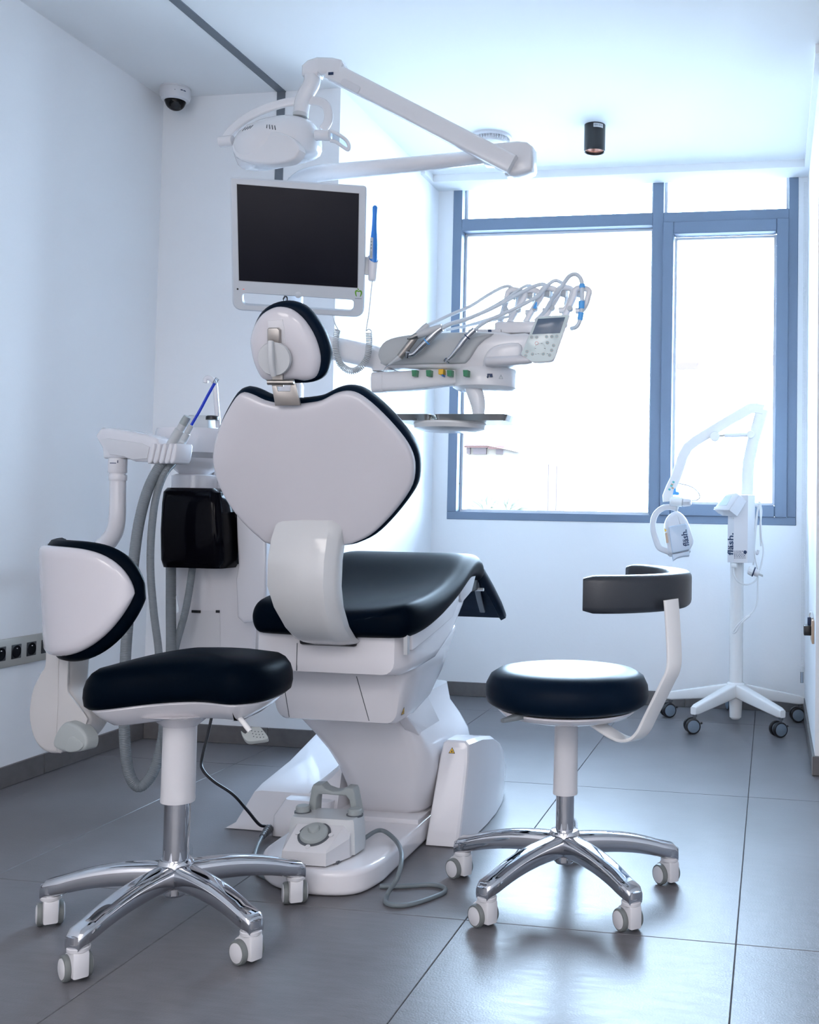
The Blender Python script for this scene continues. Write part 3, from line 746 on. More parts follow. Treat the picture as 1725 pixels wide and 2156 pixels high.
# left base cover (low, sloping up to the back)
rg = []
for y, x0, x1, z in ((2.838, -1.492, -1.19, .004), (2.842, -1.488, -1.19, .02), (2.885, -1.455, -1.19, .100), (2.92, -1.45, -1.19, .115), (3.1, -1.45, -1.17, .14), (3.35, -1.45, -1.15, .20), (3.45, -1.45, -1.15, .215)):
    yb = y
    rg.append([Vector((x0-.035*min(1, z/.1)*0-.03, y, .002)), Vector((x0, y, z*.96)), Vector((x0+.02, y, z)), Vector((x1-.10, y, z)), Vector((x1-.03, y, z+.06*min(1, z/.12))), Vector((x1, y, z+.10*min(1, z/.12))), Vector((x1+.02, y, .002))])
new('left_base_cover', *g_loft(rg), 'white', ch, 25)
rg = [ringz(.002, -1.36, -1.20, 2.80, 3.0, .012), ringz(.055, -1.36, -1.20, 2.80, 3.0, .02), ringz(.095, -1.34, -1.20, 2.83, 3.0, .02)]
new('cable_box', *g_loft(rg), 'white', ch, 40)
# lift column: hourglass
rg = []
for z, x0, x1, y0, y1, r in ((.074, -1.150, -.945, 2.855, 3.22, .05), (.090, -1.158, -.928, 2.838, 3.24, .06), (.15, -1.170, -.915, 2.815, 3.26, .06), (.20, -1.182, -.905, 2.795, 3.25, .055), (.25, -1.205, -.908, 2.775, 3.22, .05), (.30, -1.238, -.925, 2.755, 3.18, .045), (.345, -1.275, -.945, 2.740, 3.14, .04), (.40, -1.30, -.95, 2.73, 3.12, .04)):
    rg.append(ringz(z, x0, x1, y0, y1, r))
new('lift_column', *g_loft(rg), 'white', ch, 40)
# link arm plate on the right of the column
Pl = Plane((-.932, 2.95, .3), (1, 0, 0))
o_ = rcorner(Pl.uvs([(856, 1510), (912, 1594), (924, 1597), (936, 1584), (946, 1560), (892, 1450)]), .008, 3)
plate('link_arm', o_, Pl, -.03, .002, 'white', ch, .003)
# lower seat housing
def hull(name, secs, m, par, r=.03, sharp=40):
    """secs: (z, x0, x1, y0, y1)"""
    return new(name, *g_loft([ringz(z, x0, x1, y0, y1, r) for z, x0, x1, y0, y1 in secs]), m, par, sharp)
def yhull(name, secs, m, par, r=.025, sharp=40, k=4):
    """secs along Y: (y, x0, x1, z0, z1)"""
    rg = [[Vector(((x0+x1)/2+u, y, (z0+z1)/2+v)) for u, v in rrect((x1-x0)/2, (z1-z0)/2, min(r, .49*(x1-x0), .49*(z1-z0)), k)] for y, x0, x1, z0, z1 in secs]
    return new(name, *g_loft(rg), m, par, sharp)
rg = []
for y, x0, x1, z0, z1 in ((2.585, -1.250, -.935, .380, .492), (2.588, -1.275, -.915, .370, .500), (2.60, -1.292, -.904, .366, .505), (2.72, -1.297, -.900, .366, .520), (2.85, -1.29, -.900, .390, .545), (2.96, -1.28, -.905, .440, .565), (3.05, -1.27, -.91, .51, .58)):
    ring = []
    for u, v in rrect((x1-x0)/2, (z1-z0)/2, .024, 4):
        k = .5-v/(z1-z0)                                   # 0 at the top edge, 1 at the bottom edge
        ring.append(Vector(((x0+x1)/2+u*(1-.14*k), y+.030*k*(1 if y < 2.7 else .2), (z0+z1)/2+v-(.012*k*(1-(2*u/(x1-x0))**2) if y < 2.8 else 0))))
    rg.append(ring)
lh_ = new('lower_housing', *g_loft(rg), 'white', ch, 40)
for xa, xb in ((595, 608), (751, 773)):
    pts = []
    for t in [k/10 for k in range(13)]:
        q, n_ = surf([lh_], xa+(xb-xa)*t, 1424+t*78)
        if q is not None: pts.append(q)
    new('housing_seam', *g_tube(pts, .0011, 6), 'dark_grey', ch)
yhull('upper_frame', [(2.495, -1.235, -.93, .525, .625), (2.500, -1.262, -.905, .508, .640), (2.53, -1.285, -.882, .503, .648), (2.62, -1.288, -.878, .503, .655), (2.76, -1.285, -.876, .512, .670), (2.90, -1.27, -.880, .555, .705), (3.02, -1.26, -.885, .62, .735), (3.10, -1.25, -.89, .665, .745)], 'white', ch, .03)
Psd = Plane((-.8765, 2.7, .6), (1, 0, 0))
ol = rcorner(Psd.uvs([(862, 1372), (905, 1337), (948, 1300), (962, 1262), (958, 1230), (905, 1272), (862, 1300)]), .010, 3)
plate('side_panel', ol, Psd, -.006, .008, 'white', ch, .004, False)
plate('panel_edge', Psd.uvs([(853, 1306), (858, 1303), (858, 1376), (853, 1379)]), Psd, -.004, .006, 'light_grey', ch, .001, False)
plate('side_trim', Psd.uvs([(966, 1225), (985, 1205), (998, 1212), (990, 1245), (970, 1268), (966, 1260)]), Psd, -.004, .006, 'white_satin', ch, .003, False)
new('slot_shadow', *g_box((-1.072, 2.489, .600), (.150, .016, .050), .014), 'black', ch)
box('frame_seam', (-1.157, 2.4935, .510), (-1.1555, 2.4965, .578), 'dark_grey', ch)
# seat cushion
ys = [(2.455, .650, .618, .165), (2.470, .672, .600, .200), (2.50, .686, .596, .215), (2.56, .690, .600, .226), (2.66, .700, .618, .232), (2.76, .716, .645, .234), (2.86, .740, .672, .232), (2.95, .768, .698, .226), (3.02, .783, .712, .220), (3.09, .786, .712, .214), (3.15, .772, .700, .208), (3.19, .752, .692, .200), (3.205, .735, .700, .192)]
rg = []
xc = -1.068
for y, zt, zb, hw in ys:
    ring = []
    for a in range(0, 9):                        # top from right to left with a shallow bowl
        s = 1-2*a/8; ring.append(Vector((xc+hw*.86*s, y, zt-.022*(1-s*s)*min(1, (3.0-y)/.3 if y < 3.0 else 0))))
    hgt = zt-zb
    L = [(-hw*.95, zt-.10*hgt), (-hw, zt-.38*hgt), (-hw*.985, zt-.68*hgt), (-hw*.93, zb+.05*hgt), (-hw*.82, zb)]
    ring += [Vector((xc+x, y, z)) for x, z in L]
    ring += [Vector((xc-x, y, z)) for x, z in L[::-1]]
    rg.append(ring)
smooth_mod(new('seat_cushion', *g_loft(rg), 'leather_matte', ch, 180), 2)
# leg rest: hinged, hanging down beyond the knee
lr = []
for y, zt, th, hw in ((3.185, .755, .030, .186), (3.23, .728, .032, .192), (3.31, .675, .032, .200), (3.40, .613, .030, .206), (3.440, .582, .026, .207), (3.452, .572, .016, .205)):
    c_ = Vector((xc, y, zt)); nn = Vector((0, -.50, -.86))
    ring = []
    for u, w in [(hw, .35), (hw*.98, 0.0), (hw*.5, -.05), (-hw*.5, -.05), (-hw*.98, 0), (-hw, .35), (-hw, 1.0), (-hw*.94, 1.35), (-hw*.90, 1.0), (hw*.90, 1.0), (hw*.94, 1.35), (hw, 1.0)]:
        ring.append(c_+Vector((u, 0, 0))+nn*(th*w))
    lr.append(ring)
new('leg_rest', *g_loft(lr), 'leather', ch, 50)
tube('leg_rest_lever', [(-.905, 3.22, .690), (-.915, 3.30, .630), (-.92, 3.36, .585)], [(.009, .004)]*2, 'dark_grey', ch, up=(0, 0, 1), sect=rrect(1, 1, .6))
tube('leg_rest_pin', [(-.93, 3.205, .668), (-.875, 3.205, .668)], .005, 'light_grey', ch, smooth=False)
box('hinge_bracket', (-.99, 3.10, .665), (-.89, 3.20, .705), 'black', ch, .008)
# ---- backrest
Pb = Plane((-1.085, 2.335, 1.0), (.10, -1, -.32))
bo = [(502, 831), (526, 833), (554, 845.6), (589, 852.7), (617, 853.4), (646, 851), (674, 845.7), (702, 831.6), (727, 826), (751, 831.6), (780, 853), (815, 888), (847, 927), (864, 958.5), (869.6, 990), (864, 1025.5), (843, 1061), (811, 1099.5), (780, 1128), (748, 1143.6), (723, 1149), (650, 1152), (570, 1147), (543, 1131), (512, 1103), (483, 1068), (459, 1025.5), (446.5, 983), (446.5, 948), (459, 902), (480, 860)]
bp_ = poly_px(Pb, bo, 3)
curv = lambda u: .18*u*u
def Tb(u, v, w): return Pb(u, v, w-curv(u)-.10*max(0, -v-.05)**2*0)
new('back_shell', *g_prism(bp_, Tb, [(-.001, -.016), (0, -.004), (.0015, .002), (.005, .0055), (.010, .007)], [(.86, .0085), (.6, .009), (.3, .009)]), 'shaded_white', ch, 60)
cb = offset2(bp_, -.0085)
new('back_cushion', *g_prism(cb, Tb, [(.030, -.078), (.014, -.074), (.004, -.064), (0, -.048), (0, -.030), (.004, -.016), (.012, -.010), (.02, -.009)], None), 'leather', ch, 65)
# ---- curved back support arm
prof_y = [(.885, 2.362), (.872, 2.352), (.84, 2.340), (.79, 2.328), (.73, 2.326), (.68, 2.338), (.63, 2.372), (.60, 2.410), (.588, 2.440), (.580, 2.470)]
rg = []
for i, (z, y) in enumerate(prof_y):
    x0 = -1.152-.012*math.sin(PI*min(1, i/6))+.008*max(0, i-4); x1 = -.998+.0015*max(0, i-4)-(.010 if i == 9 else 0)
    if i == 0: x0 += .004; x1 -= .004
    rg.append([Vector((x0, y+.05, z)), Vector((x0, y+.012, z)), Vector((x0+.004, y+.003, z)), Vector((x0+.012, y, z)), Vector((x1-.035, y, z)), Vector((x1-.022, y+.003, z)), Vector((x1-.004, y+.022, z)), Vector((x1, y+.030, z)), Vector((x1, y+.06, z))])
new('back_support_arm', *g_loft(rg), 'shell_grey', ch, 28)
# ---- headrest
Ph = Plane((-1.09, 2.255, 1.29), (.12, -1, -.22))
hs = [(525, 715), (533, 687), (550.5, 662), (575, 648), (596, 646.5), (617.5, 653.5), (642, 676), (663, 712), (673, 750), (670, 779), (660, 796), (640, 801.5), (620, 799), (600, 801), (578, 803), (561, 801), (547, 793), (533, 765), (526, 736)]
hp = poly_px(Ph, hs, 3)
def Th(u, v, w): return Ph(u, v, w-.6*u*u)
new('headrest_shell', *g_prism(hp, Th, [(0, -.02), (0, -.004), (.004, .004), (.012, .009)], [(.80, .012), (.55, .013), (.3, .013)]), 'shaded_white', ch, 60)
hcs = [(520.5, 712), (526, 690.5), (540, 662), (561, 643), (589, 633.4), (617.5, 636), (643, 650), (668, 683), (682, 712), (690, 745), (685, 777), (672, 797), (650, 807), (620, 809), (575, 810), (550, 800), (532, 768), (523, 740)]
hcp = poly_px(Ph, hcs, 3)
new('headrest_cushion', *g_prism(hcp, Th, [(.036, -.066), (.018, -.062), (.005, -.050), (0, -.036), (.001, -.018), (.008, -.008), (.016, -.006)], None), 'leather', ch, 65)
PT = lambda P, w0: (lambda u, v, w: P(u, v, w+w0))
plate('hook_recess', poly_px(Ph, [(568, 675), (599, 672), (603, 690), (606, 722), (570, 722)], 0), PT(Ph, .0115), 0, .0025, 'white_satin', ch, .001, False)
pts = [Ph.uv(571, 722), Ph.uv(571, 692), Ph.uv(574, 689), Ph.uv(592, 689), Ph.uv(597, 694), Ph.uv(597, 722)]
plate('hook', pts, PT(Ph, .013), 0, .014, 'nickel', ch, .003, False)
kc = Ph.uv(586, 754); kr = .0385
kn = lathe('knob', [(kr, .020), (kr, .026), (kr*.95, .030), (kr*.5, .031), (0, .031)], Ph(*kc), 'light_grey', ch, Ph.N, 36)
gr_ = [Ph(kc[0]-.004, kc[1]+kr*1.02, .03), Ph(kc[0]-.003, kc[1]+kr*.5, .037), Ph(kc[0]-.002, kc[1]-kr*.3, .038), Ph(kc[0]-.001, kc[1]-kr*.95, .031)]
tube('knob_grip', gr_, [(.0062, .008)]*2, 'light_grey', kn, up=tuple(Ph.N), sect=rrect(1, 1, .6))
tube('headrest_stem', [Ph(kc[0]+.003, kc[1]+.02, .015), Ph(*Ph.uv(590, 812), .015)], [(.013, .005)]*2, 'nickel', ch, up=tuple(Ph.N), sect=rrect(1, 1, .5), smooth=False)
tube('hinge_pin', [Ph(*Ph.uv(571, 803), .022), Ph(*Ph.uv(626, 803), .022)], .0062, 'nickel', ch, smooth=False, seg=16)
for x in (571, 626):
    pass
o_ = [Ph.uv(*q) for q in [(579, 810), (589, 810), (592, 822), (617, 822), (619, 808), (629, 806), (639, 851), (586, 852)]]
plate('neck_plate', o_, PT(Ph, .016), 0, .006, 'nickel', ch, .0015, False)
# ---- warning triangles
def warning(P, cpx, size, par, name='warning_sticker'):
    u, v = P.uv(*cpx); tri = lambda s: [(u-s*.5, v-s*.36), (u+s*.5, v-s*.36), (u, v+s*.52)]
    o = new(name, *g_prism(tri(size), P, [(0, .0002), (0, .0008)]), 'black', par, smooth=False)
    new('sticker_field', *g_prism(tri(size*.76), P, [(0, .0009), (0, .0012)]), 'yellow', o, smooth=False)
    new('sticker_sign', *g_prism([(u-size*.10, v-size*.20), (u+size*.10, v-size*.20), (u+size*.08, v-.02*size), (u+size*.02, v+size*.12), (u-size*.06, v+size*.02)], P, [(0, .0013), (0, .0015)]), 'black', o, smooth=False)
q_, n_ = surf([rc], 952, 1583)
if q_ is not None: warning(Plane(q_+n_*.0008, n_), (952, 1581), .019, rc)
q_, n_ = surf([lh_], 849, 1496); warning(Plane(q_+n_*.0006, n_), (849, 1498), .022, ch)

# ---- foot pedal on the floor plate
fp_ = thing('foot_control', (-1.09, 2.52, .062), 'grey and white foot control pedal with carry handle on the chair base plate', 'foot pedal')
Z0 = .0625
P0 = Vector((-1.083, 2.508, 0)); ang = R(2); FS = 1.0
ex = Vector((math.cos(ang), math.sin(ang), 0)); ey = Vector((-ex.y, ex.x, 0))
def FT(u, v, w): return P0+ex*(u*FS)+ey*(v*FS)+Vector((0, 0, Z0+w*.98))
def sc(ol, s): return [(u*s, v*s+.04*(1-s)) for u, v in ol]
body = [(-.087, -.005), (-.093, .045), (-.088, .07), (-.05, .088), (.05, .088), (.088, .07), (.093, .045), (.087, -.005), (.075, -.012), (-.075, -.012)]
new('pedal_housing', *g_loft([[FT(u, v, z) for u, v in ol] for z, ol in [(.006, body), (.055, sc(body, .97)), (.085, sc(body, .93)), (.0905, sc(body, .89))]]), 'light_grey', fp_, 40)
w_f = [FT(-.064, -.094, .004), FT(.048, -.094, .004), FT(.080, -.020, .004), FT(.080, .03, .004), FT(-.080, .03, .004), FT(-.080, -.030, .004)]
w_m = [FT(-.063, -.092, .034), FT(.047, -.092, .034), FT(.078, -.022, .050), FT(.072, .012, .078), FT(-.066, .012, .078), FT(-.078, -.030, .050)]
w_t = [FT(-.061, -.088, .038), FT(.045, -.088, .038), FT(.060, -.004, .078), FT(.058, .006, .084), FT(-.058, .006, .084), FT(-.060, -.004, .078)]
new('pedal_wedge', *g_loft([w_f, w_m, w_t]), 'white_satin', fp_, 20)
box('rubber_foot', FT(-.06, -.06, 0)-Vector((0, 0, .0008)), FT(.07, .05, .007), 'dark_grey', fp_, .002)
nd = (w_t[4]-w_t[0]).cross(w_t[1]-w_t[0]).normalized(); nd = nd if nd.z > 0 else -nd
cdk = (w_t[0]+w_t[1])*.25+(w_t[3]+w_t[4])*.25+nd*.001
new('dial_ring', *g_lathe([(.040, -.003), (.040, .0015), (.033, .0015), (0, .0015)], cdk, nd, 36), 'dark_grey', fp_)
dl = lathe('dial', [(.0345, 0), (.0345, .004), (.031, .009), (.018, .0125), (0, .013)], cdk, 'grey', fp_, nd, 36)
lathe('dial_button', [(.0145, .010), (.0145, .017), (.012, .021), (0, .022)], cdk+ey*.004, 'grey', dl, nd, 24)
for a in (270, 180, 0, 90):
    q = cdk+(ex*math.cos(R(a))+nd.cross(ex)*math.sin(R(a)))*.0425
    lathe('dial_mark', [(.0060, 0), (.0060, .0022), (0, .0022)], q, 'white_satin', dl, nd, 16)
new('label_window', *g_box(FT(-.002, .003, .0835), (.026, .010, .004), .001, rot=Matrix.Rotation(ang, 3, 'Z')), 'dark_grey', fp_)
for u in (-.068, .068):
    b_ = lathe('button_seat', [(.021, .0), (.021, .004)], FT(u, .040, .0885), 'dark_grey', fp_, (0, 0, 1), 24)
    lathe('button', [(.0175, .003), (.0175, .015), (.015, .018), (0, .0185)], FT(u, .040, .0885), 'grey', b_, (0, 0, 1), 24)
hl = [(-.066, .080), (-.056, .146), (-.052, .154), (-.030, .155), (-.020, .145), (0, .139), (.020, .141), (.034, .151), (.052, .150), (.056, .143), (.070, .080), (.052, .080), (.044, .120), (.036, .130), (.012, .130), (-.016, .131), (-.036, .130), (-.042, .122), (-.044, .080)]
plate('carry_handle', hl, lambda u, v, w: FT(u, .082-w, v), -.022, .020, 'grey', fp_, .004, True, 3)
co = tube('pedal_cord', [FT(.080, .060, .022), at(800, 1748, 2.66), atz(832, 1768, .072), at(846, 1800, 2.50), at(838, 1845, 2.44), atz(815, 1885, .006), atz(816, 1903, .006), atz(860, 1905, .006), atz(925, 1884, .006), atz(937, 1871, .006), atz(910, 1863, .006), atz(850, 1866, .006), atz(800, 1866, .006)], .0055, 'cord', fp_, 8)
# black lead and grey lead plugged into the cable box
lead = thing('floor_cable', (*atz(566, 1745, 0).xy, 0), 'black cable running down to a grey strain relief at the left base cover', 'cable')
cc0 = at(566, 1745, 2.80)
tube('black_lead', [at(450, 1490, 2.78), at(438, 1545, 2.75), at(425, 1600, 2.72), at(428, 1622, 2.70), at(450, 1645, 2.70), at(490, 1672, 2.72), at(520, 1705, 2.75), at(545, 1735, 2.78), at(560, 1740, 2.795)], .0042, 'cord_black', lead, 8)
mb = MB(); d_ = (at(552, 1762, 2.74)-cc0)
for k in range(6):
    q = cc0+d_*(k/6); q2 = cc0+d_*((k+.7)/6); mb.add(*g_tube([q, q2], [.013-.0008*k, .0125-.0008*k], 14))
mb.add(*g_tube([cc0-d_*.1, cc0+d_], .008, 12)); mb.build('strain_relief', 'dark_grey', lead)
tube('grey_lead', [cc0+d_, atz(541, 1785, .012), atz(535, 1812, .006), atz(543, 1838, .006), atz(565, 1850, .006)], .0055, 'cord', lead, 8)

# ================================================================== DENTAL UNIT (left of the chair)
YU = 3.12
un = thing('dental_unit', (-1.70, 3.2, 0), 'white dental unit column with a glossy black box and basin, left behind the chair', 'dental unit')
def pxhull(name, secs, m, par, r=.02, k=4, sharp=40):
    """secs along Z from pixels: (y pixel, x0 pixel, x1 pixel, Y front, depth)"""
    rg = []
    for py, x0, x1, Y, dp in secs:
        a = at(x0, py, Y); b = at(x1, py, Y); z = (a.z+b.z)/2
        rg.append([Vector(((a.x+b.x)/2+u, Y+dp/2+v, z)) for u, v in rrect((b.x-a.x)/2, dp/2, min(r, .49*dp, .49*(b.x-a.x)), k)])
    return new(name, *g_loft(rg), m, par, sharp)
pxhull('lower_body', [(1478, 395, 545, 3.14, .30), (1440, 372, 545, 3.12, .34), (1372, 366, 545, 3.10, .36), (1285, 368, 545, 3.10, .36), (1200, 352, 545, 3.08, .36), (1186, 350, 545, 3.08, .36)], 'white', un, .03)
pxhull('upper_body', [(1190, 360, 555, 3.14, .28), (1080, 362, 560, 3.14, .28), (1000, 378, 560, 3.15, .26), (994, 384, 555, 3.15, .25)], 'white', un, .03)
ps = at(415, 1330, 3.10)
new('recess', *g_prism([(at(x, y, 3.0985).x, at(x, y, 3.0985).z) for x, y in ((372, 1372), (372, 1291), (380, 1286), (455, 1286), (463, 1292), (464, 1372))], lambda u, v, w: Vector((u, 3.0985-w, v)), [(0, -.002), (0, .001)]), 'white_satin', un)
o_ = MB()
for x0, x1 in ((404, 422), (455, 462)):
    a = at(x0, 1285, 3.095); b = at(x1, 1290, 3.095); o_.add(*g_box((a+b)/2, (b.x-a.x, .004, .008)))
o_.build('recess_latch', 'black', un)
Pp2 = Plane((-1.62, 3.04, .7), (0, -1, 0))
ol = poly_px(Pp2, [(496, 1075), (545, 1060), (560, 1060), (560, 1305), (540, 1308), (512, 1313), (498, 1300), (495, 1220), (500, 1190), (497, 1130)], 0)
plate('side_shroud', ol, Pp2, -.06, 0, 'white', un, .012)
# black box
rg = []
for py, x0, x1, Y, dp in ((1196, 336, 478, 2.985, .16), (1180, 331, 480, 2.965, .20), (1120, 330, 477, 2.960, .20), (1060, 333, 473, 2.965, .20), (1036, 336, 470, 2.972, .19), (1027, 344, 462, 2.99, .16)):
    a = at(x0, py, Y); b = at(x1-14, py, Y); zz = (a.z+b.z)/2
    rg.append([Vector(((a.x+b.x)/2+u, Y+dp/2+v, zz)) for u, v in rrect((b.x-a.x)/2, dp/2, .028, 4)])
new('instrument_box', *g_loft(rg), 'black_gloss', un, 45)
# spittoon basin
bcx = at(412, 960, 3.12)
bz = lambda y: at(412, y, 3.12).z
new('basin', *g_lathe([(.045, bz(1000)-bcx.z), (.052, bz(996)-bcx.z), (.088, bz(975)-bcx.z), (.093, bz(966)-bcx.z), (.120, bz(955)-bcx.z), (.125, bz(940)-bcx.z), (.122, bz(912)-bcx.z), (.118, bz(905)-bcx.z), (.110, bz(906)-bcx.z), (.075, bz(940)-bcx.z), (0, bz(952)-bcx.z)], bcx, seg=44), 'white', un, sharp=30)
new('basin_collar', *g_lathe([(.070, bz(1030)-bcx.z), (.070, bz(1002)-bcx.z), (.060, bz(999)-bcx.z)], bcx, seg=32), 'white', un)
cf = at(455, 890, 3.12)
new('filler_block', *g_box(at(425, 893, 3.16), (.085, .07, .055), .012), 'light_grey', un)
new('filler_cap', *g_lathe([(.020, 0), (.020, .010), (.016, .013), (0, .014)], at(447, 884, 3.11), seg=20), 'black', un)
tube('cup_filler', [at(460, 900, 3.14), at(456, 850, 3.14), at(453, 812, 3.14), at(448, 800, 3.14), at(440, 796, 3.14), at(434, 798, 3.14), at(433, 806, 3.14)], .0085, 'white', un, 6)
# post that carries lamp, monitor and console (mostly hidden behind the head rest)
px_ = -1.515; pyY = 3.17
lathe('post', [(.040, .55), (.040, 1.30), (.030, 1.32), (.030, 1.955), (.026, 1.97)], (px_, pyY, 0), 'white', un, seg=32)

# ------------------------------------------------ assistant arm with suction hoses
ar_ = thing('assistant_arm', (-2.0, 2.9, .45), 'white swing arm holding two suction hoses on its fins, left of the black box', 'instrument arm')
YA = 2.92
lathe('arm_collar', [(.0262, at(248, 996, YA).z), (.0275, at(248, 994, YA).z), (.0275, at(248, 966, YA).z), (.024, at(248, 964, YA).z)], (at(248, 980, YA).x, YA, 0), 'white', ar_, seg=28)
tube('arm_tube', [at(248, 992, YA), at(248, 1040, YA), at(247, 1090, YA), at(241, 1120, YA+.01), at(226, 1143, YA+.03), at(208, 1158, YA+.06), at(190, 1174, YA+.17), atX(176, 1200, -2.34), atX(175, 1203, -2.37), atX(174, 1203, -2.398)], [.0235, .0235, .0245, .0265, .027, .027, .027, .027], 'white', ar_, 6, seg=20)
fq = atX(174, 1203, -2.4145); lathe('wall_flange', [(.046, 0), (.046, .006), (.030, .012)], fq, 'white', ar_, (1, 0, 0), 28)
lathe('tube_ring', [(.0255, 0), (.0262, .004), (.0262, .014), (.0255, .018)], (at(248, 1012, YA).x, YA, at(248, 1012, YA).z), 'white', ar_, seg=28)
Pa = Plane((at(300, 940, YA).x, YA-.02, at(300, 940, YA).z), (-.25, -1, 0))
ol = poly_px(Pa, [(210, 919), (222, 901), (240, 902), (273, 907), (321, 917), (338, 924), (344, 940), (338, 975), (330, 974), (291, 972), (273, 965), (227, 966), (224, 945)], 0)
plate('holder_body', ol, Pa, -.06, .02, 'white', ar_, .012)
ol = poly_px(Pa, [(224, 926), (240, 924), (310, 934), (327, 942), (322, 966), (292, 969), (274, 962), (244, 958)], 0)
plate('holder_panel', ol, Pa, .0195, .023, 'white_satin', ar_, .002, False)
plate('holder_rail', poly_px(Pa, [(330, 945), (380, 948), (376, 966), (330, 968)], 0), Pa, -.035, -.005, 'white', ar_, .004)
for k, x in enumerate((332, 344, 356, 368, 379)):
    ol = poly_px(Pa, [(x-6, 972), (x+2, 940), (x+5, 935), (x+9, 939), (x+5, 968), (x-1, 977)], 2)
    plate('holder_fin', ol, Pa, -.035, .030, 'white', ar_, .004)
mb = MB()
a0 = at(230, 974, YA-.030); 
mb.add(*g_box(at(238, 975, YA-.0272), (.020, .0016, .0022))); mb.add(*g_box(at(248, 972, YA-.0272), (.002, .0016, .008)))
mb.build('collar_mark', 'ink', ar_)
def ribbed(name, pts, r, pitch, par, m='hose'):
    p = spline(pts, 10); L = [0]
    for a, b in zip(p, p[1:]): L.append(L[-1]+(b-a).length)
    tot = L[-1]; n = int(tot/pitch); path = []; rad = []
    def pos(s):
        for i in range(len(L)-1):
            if s <= L[i+1]: return p[i].lerp(p[i+1], (s-L[i])/max(1e-9, L[i+1]-L[i]))
        return p[-1]
    for k in range(n):
        for q, rr in ((0, .93), (.25, 1.0), (.62, 1.0), (.84, .93)):
            path.append(pos((k+q)*pitch)); rad.append(r*rr)
    fr = frames(path); rings = [[c+s*(math.cos(2*PI*j/12)*q)+u*(math.sin(2*PI*j/12)*q) for j in range(12)] for c, q, (s, u) in zip(path, rad, fr)]
    return new(name, *g_loft(rings), m, par, 60)
YH = 2.80
ribbed('suction_hose', [at(352, 972, YA-.03), at(335, 985, 2.86), at(312, 1030, 2.84), at(295, 1090, 2.83), at(284, 1160, 2.82), at(274, 1260, 2.82), at(265, 1370, 2.82), at(262, 1480, 2.82), at(263, 1560, 2.82), at(271, 1625, 2.83), at(288, 1655, 2.84), at(305, 1650, 2.85), at(325, 1620, 2.87), at(342, 1560, 2.90), at(352, 1480, 2.95), at(360, 1380, 3.0), at(360, 1280, 3.03), at(360, 1185, 3.04)], .0158, .0048, ar_)
ribbed('suction_hose', [at(365, 974, YA-.03), at(345, 1000, 2.86), at(328, 1050, 2.85), at(319, 1120, 2.84), at(317, 1200, 2.84), at(324, 1290, 2.84), at(334, 1370, 2.84), at(340, 1470, 2.85), at(343, 1540, 2.86), at(350, 1590, 2.9), at(362, 1560, 2.96), at(366, 1480, 3.0), at(367, 1380, 3.02), at(392, 1280, 3.03), at(407, 1185, 3.04)], .0112, .0042, ar_)
# suction tips standing in the fins
tb = thing('suction_tip', tuple(at(365, 940, YA-.03)), 'thick grey suction handpiece standing in the arm fins left of the blue straw', 'suction tip')
a = at(352, 952, YA-.035); b = at(395, 878, YA-.03); d = (b-a)
new('handle', *g_tube([a+d*t for t in (0, .3, .62, .64, .74, .76, .80, 1.0)], [.014, .0155, .0150, .0125, .0125, .0125, .0105, .0105], 18), 'light_grey', tb)
new('nozzle', *g_tube([a+d*t for t in (.78, .9, 1.01)], [.0125, .0125, .0115], 18), 'grey', tb)
ts = thing('saliva_ejector', tuple(at(385, 935, YA-.03)), 'small grey suction handpiece with a bright blue straw and clear tip', 'suction tip')
a = at(372, 955, YA-.04); b = at(403, 895, YA-.035); d = b-a
new('handle', *g_tube([a+d*t for t in (0, .35, .70, .72, .86, .88, 1.0)], [.010, .011, .0105, .0082, .0082, .0088, .0078], 16), 'light_grey', ts)
tube('lever_button', [at(380, 930, YA-.055), at(389, 934, YA-.055)], .005, 'light_grey', ts, smooth=False)
tube('straw', [at(402, 897, YA-.035), at(420, 866, YA-.033), at(438, 832, YA-.03), at(452, 807, YA-.03)], .0042, 'deep_blue', ts)
tube('straw_tip', [at(451.5, 808, YA-.03), at(455, 801, YA-.03), at(458, 797, YA-.03)], .0058, 'clear', ts, smooth=False)

# ------------------------------------------------ operating lamp
lp = thing('operating_lamp', (px_, pyY, 1.97), 'white articulated operating lamp with dished head hanging under the ceiling', 'lamp')
YJ2 = 3.12
tube('lower_arm', [(px_, pyY, 1.955), at(622, 386, 3.15), at(640, 374, 3.13), at(668, 366, YJ2), at(700, 362, YJ2), at(800, 353, YJ2), at(900, 343, YJ2), at(1000, 332, YJ2), at(1060, 325, YJ2)], [.025, .026, .0265, .026, .025, .024, .022, .021], 'lit_white', lp, 6, seg=20)
Pj = Plane(at(1085, 335, YJ2-.02), (0, -1, 0))
ol = poly_px(Pj, [(1015, 316), (1040, 306), (1092, 301), (1112, 303), (1124, 312), (1125, 355), (1122, 362), (1105, 369), (1085, 374), (1066, 371), (1060, 350), (1050, 345), (1018, 344)], 0)
plate('elbow_block', ol, Pj, -.05, .025, 'lit_white', lp, .012)
Y1 = 3.06
pa = [at(698, 150, Y1-.02), at(1080, 348, YJ2-.055)]
new('spring_arm', *g_tube(pa, [(.027, .022), (.029, .022)], sect=rrect(1, 1, .35, 4), up=(0, 1, 0)), 'lit_white', lp, 40)
dd = (pa[1]-pa[0]).normalized(); nn = Vector((0, -1, 0)); vv = dd.cross(nn).normalized()
q0 = pa[0]+dd*.09+vv*.016
new('arm_cover', *g_prism([tuple(q) for q in rrect(.034, .012, .010, 3)], lambda u, v, w: q0+dd*u+vv*v+nn*(.0225+w), [(.0, -.002), (.001, .0012)]), 'white_satin', lp)
Pe = Plane(at(675, 150, Y1-.02), (0, -1, 0))
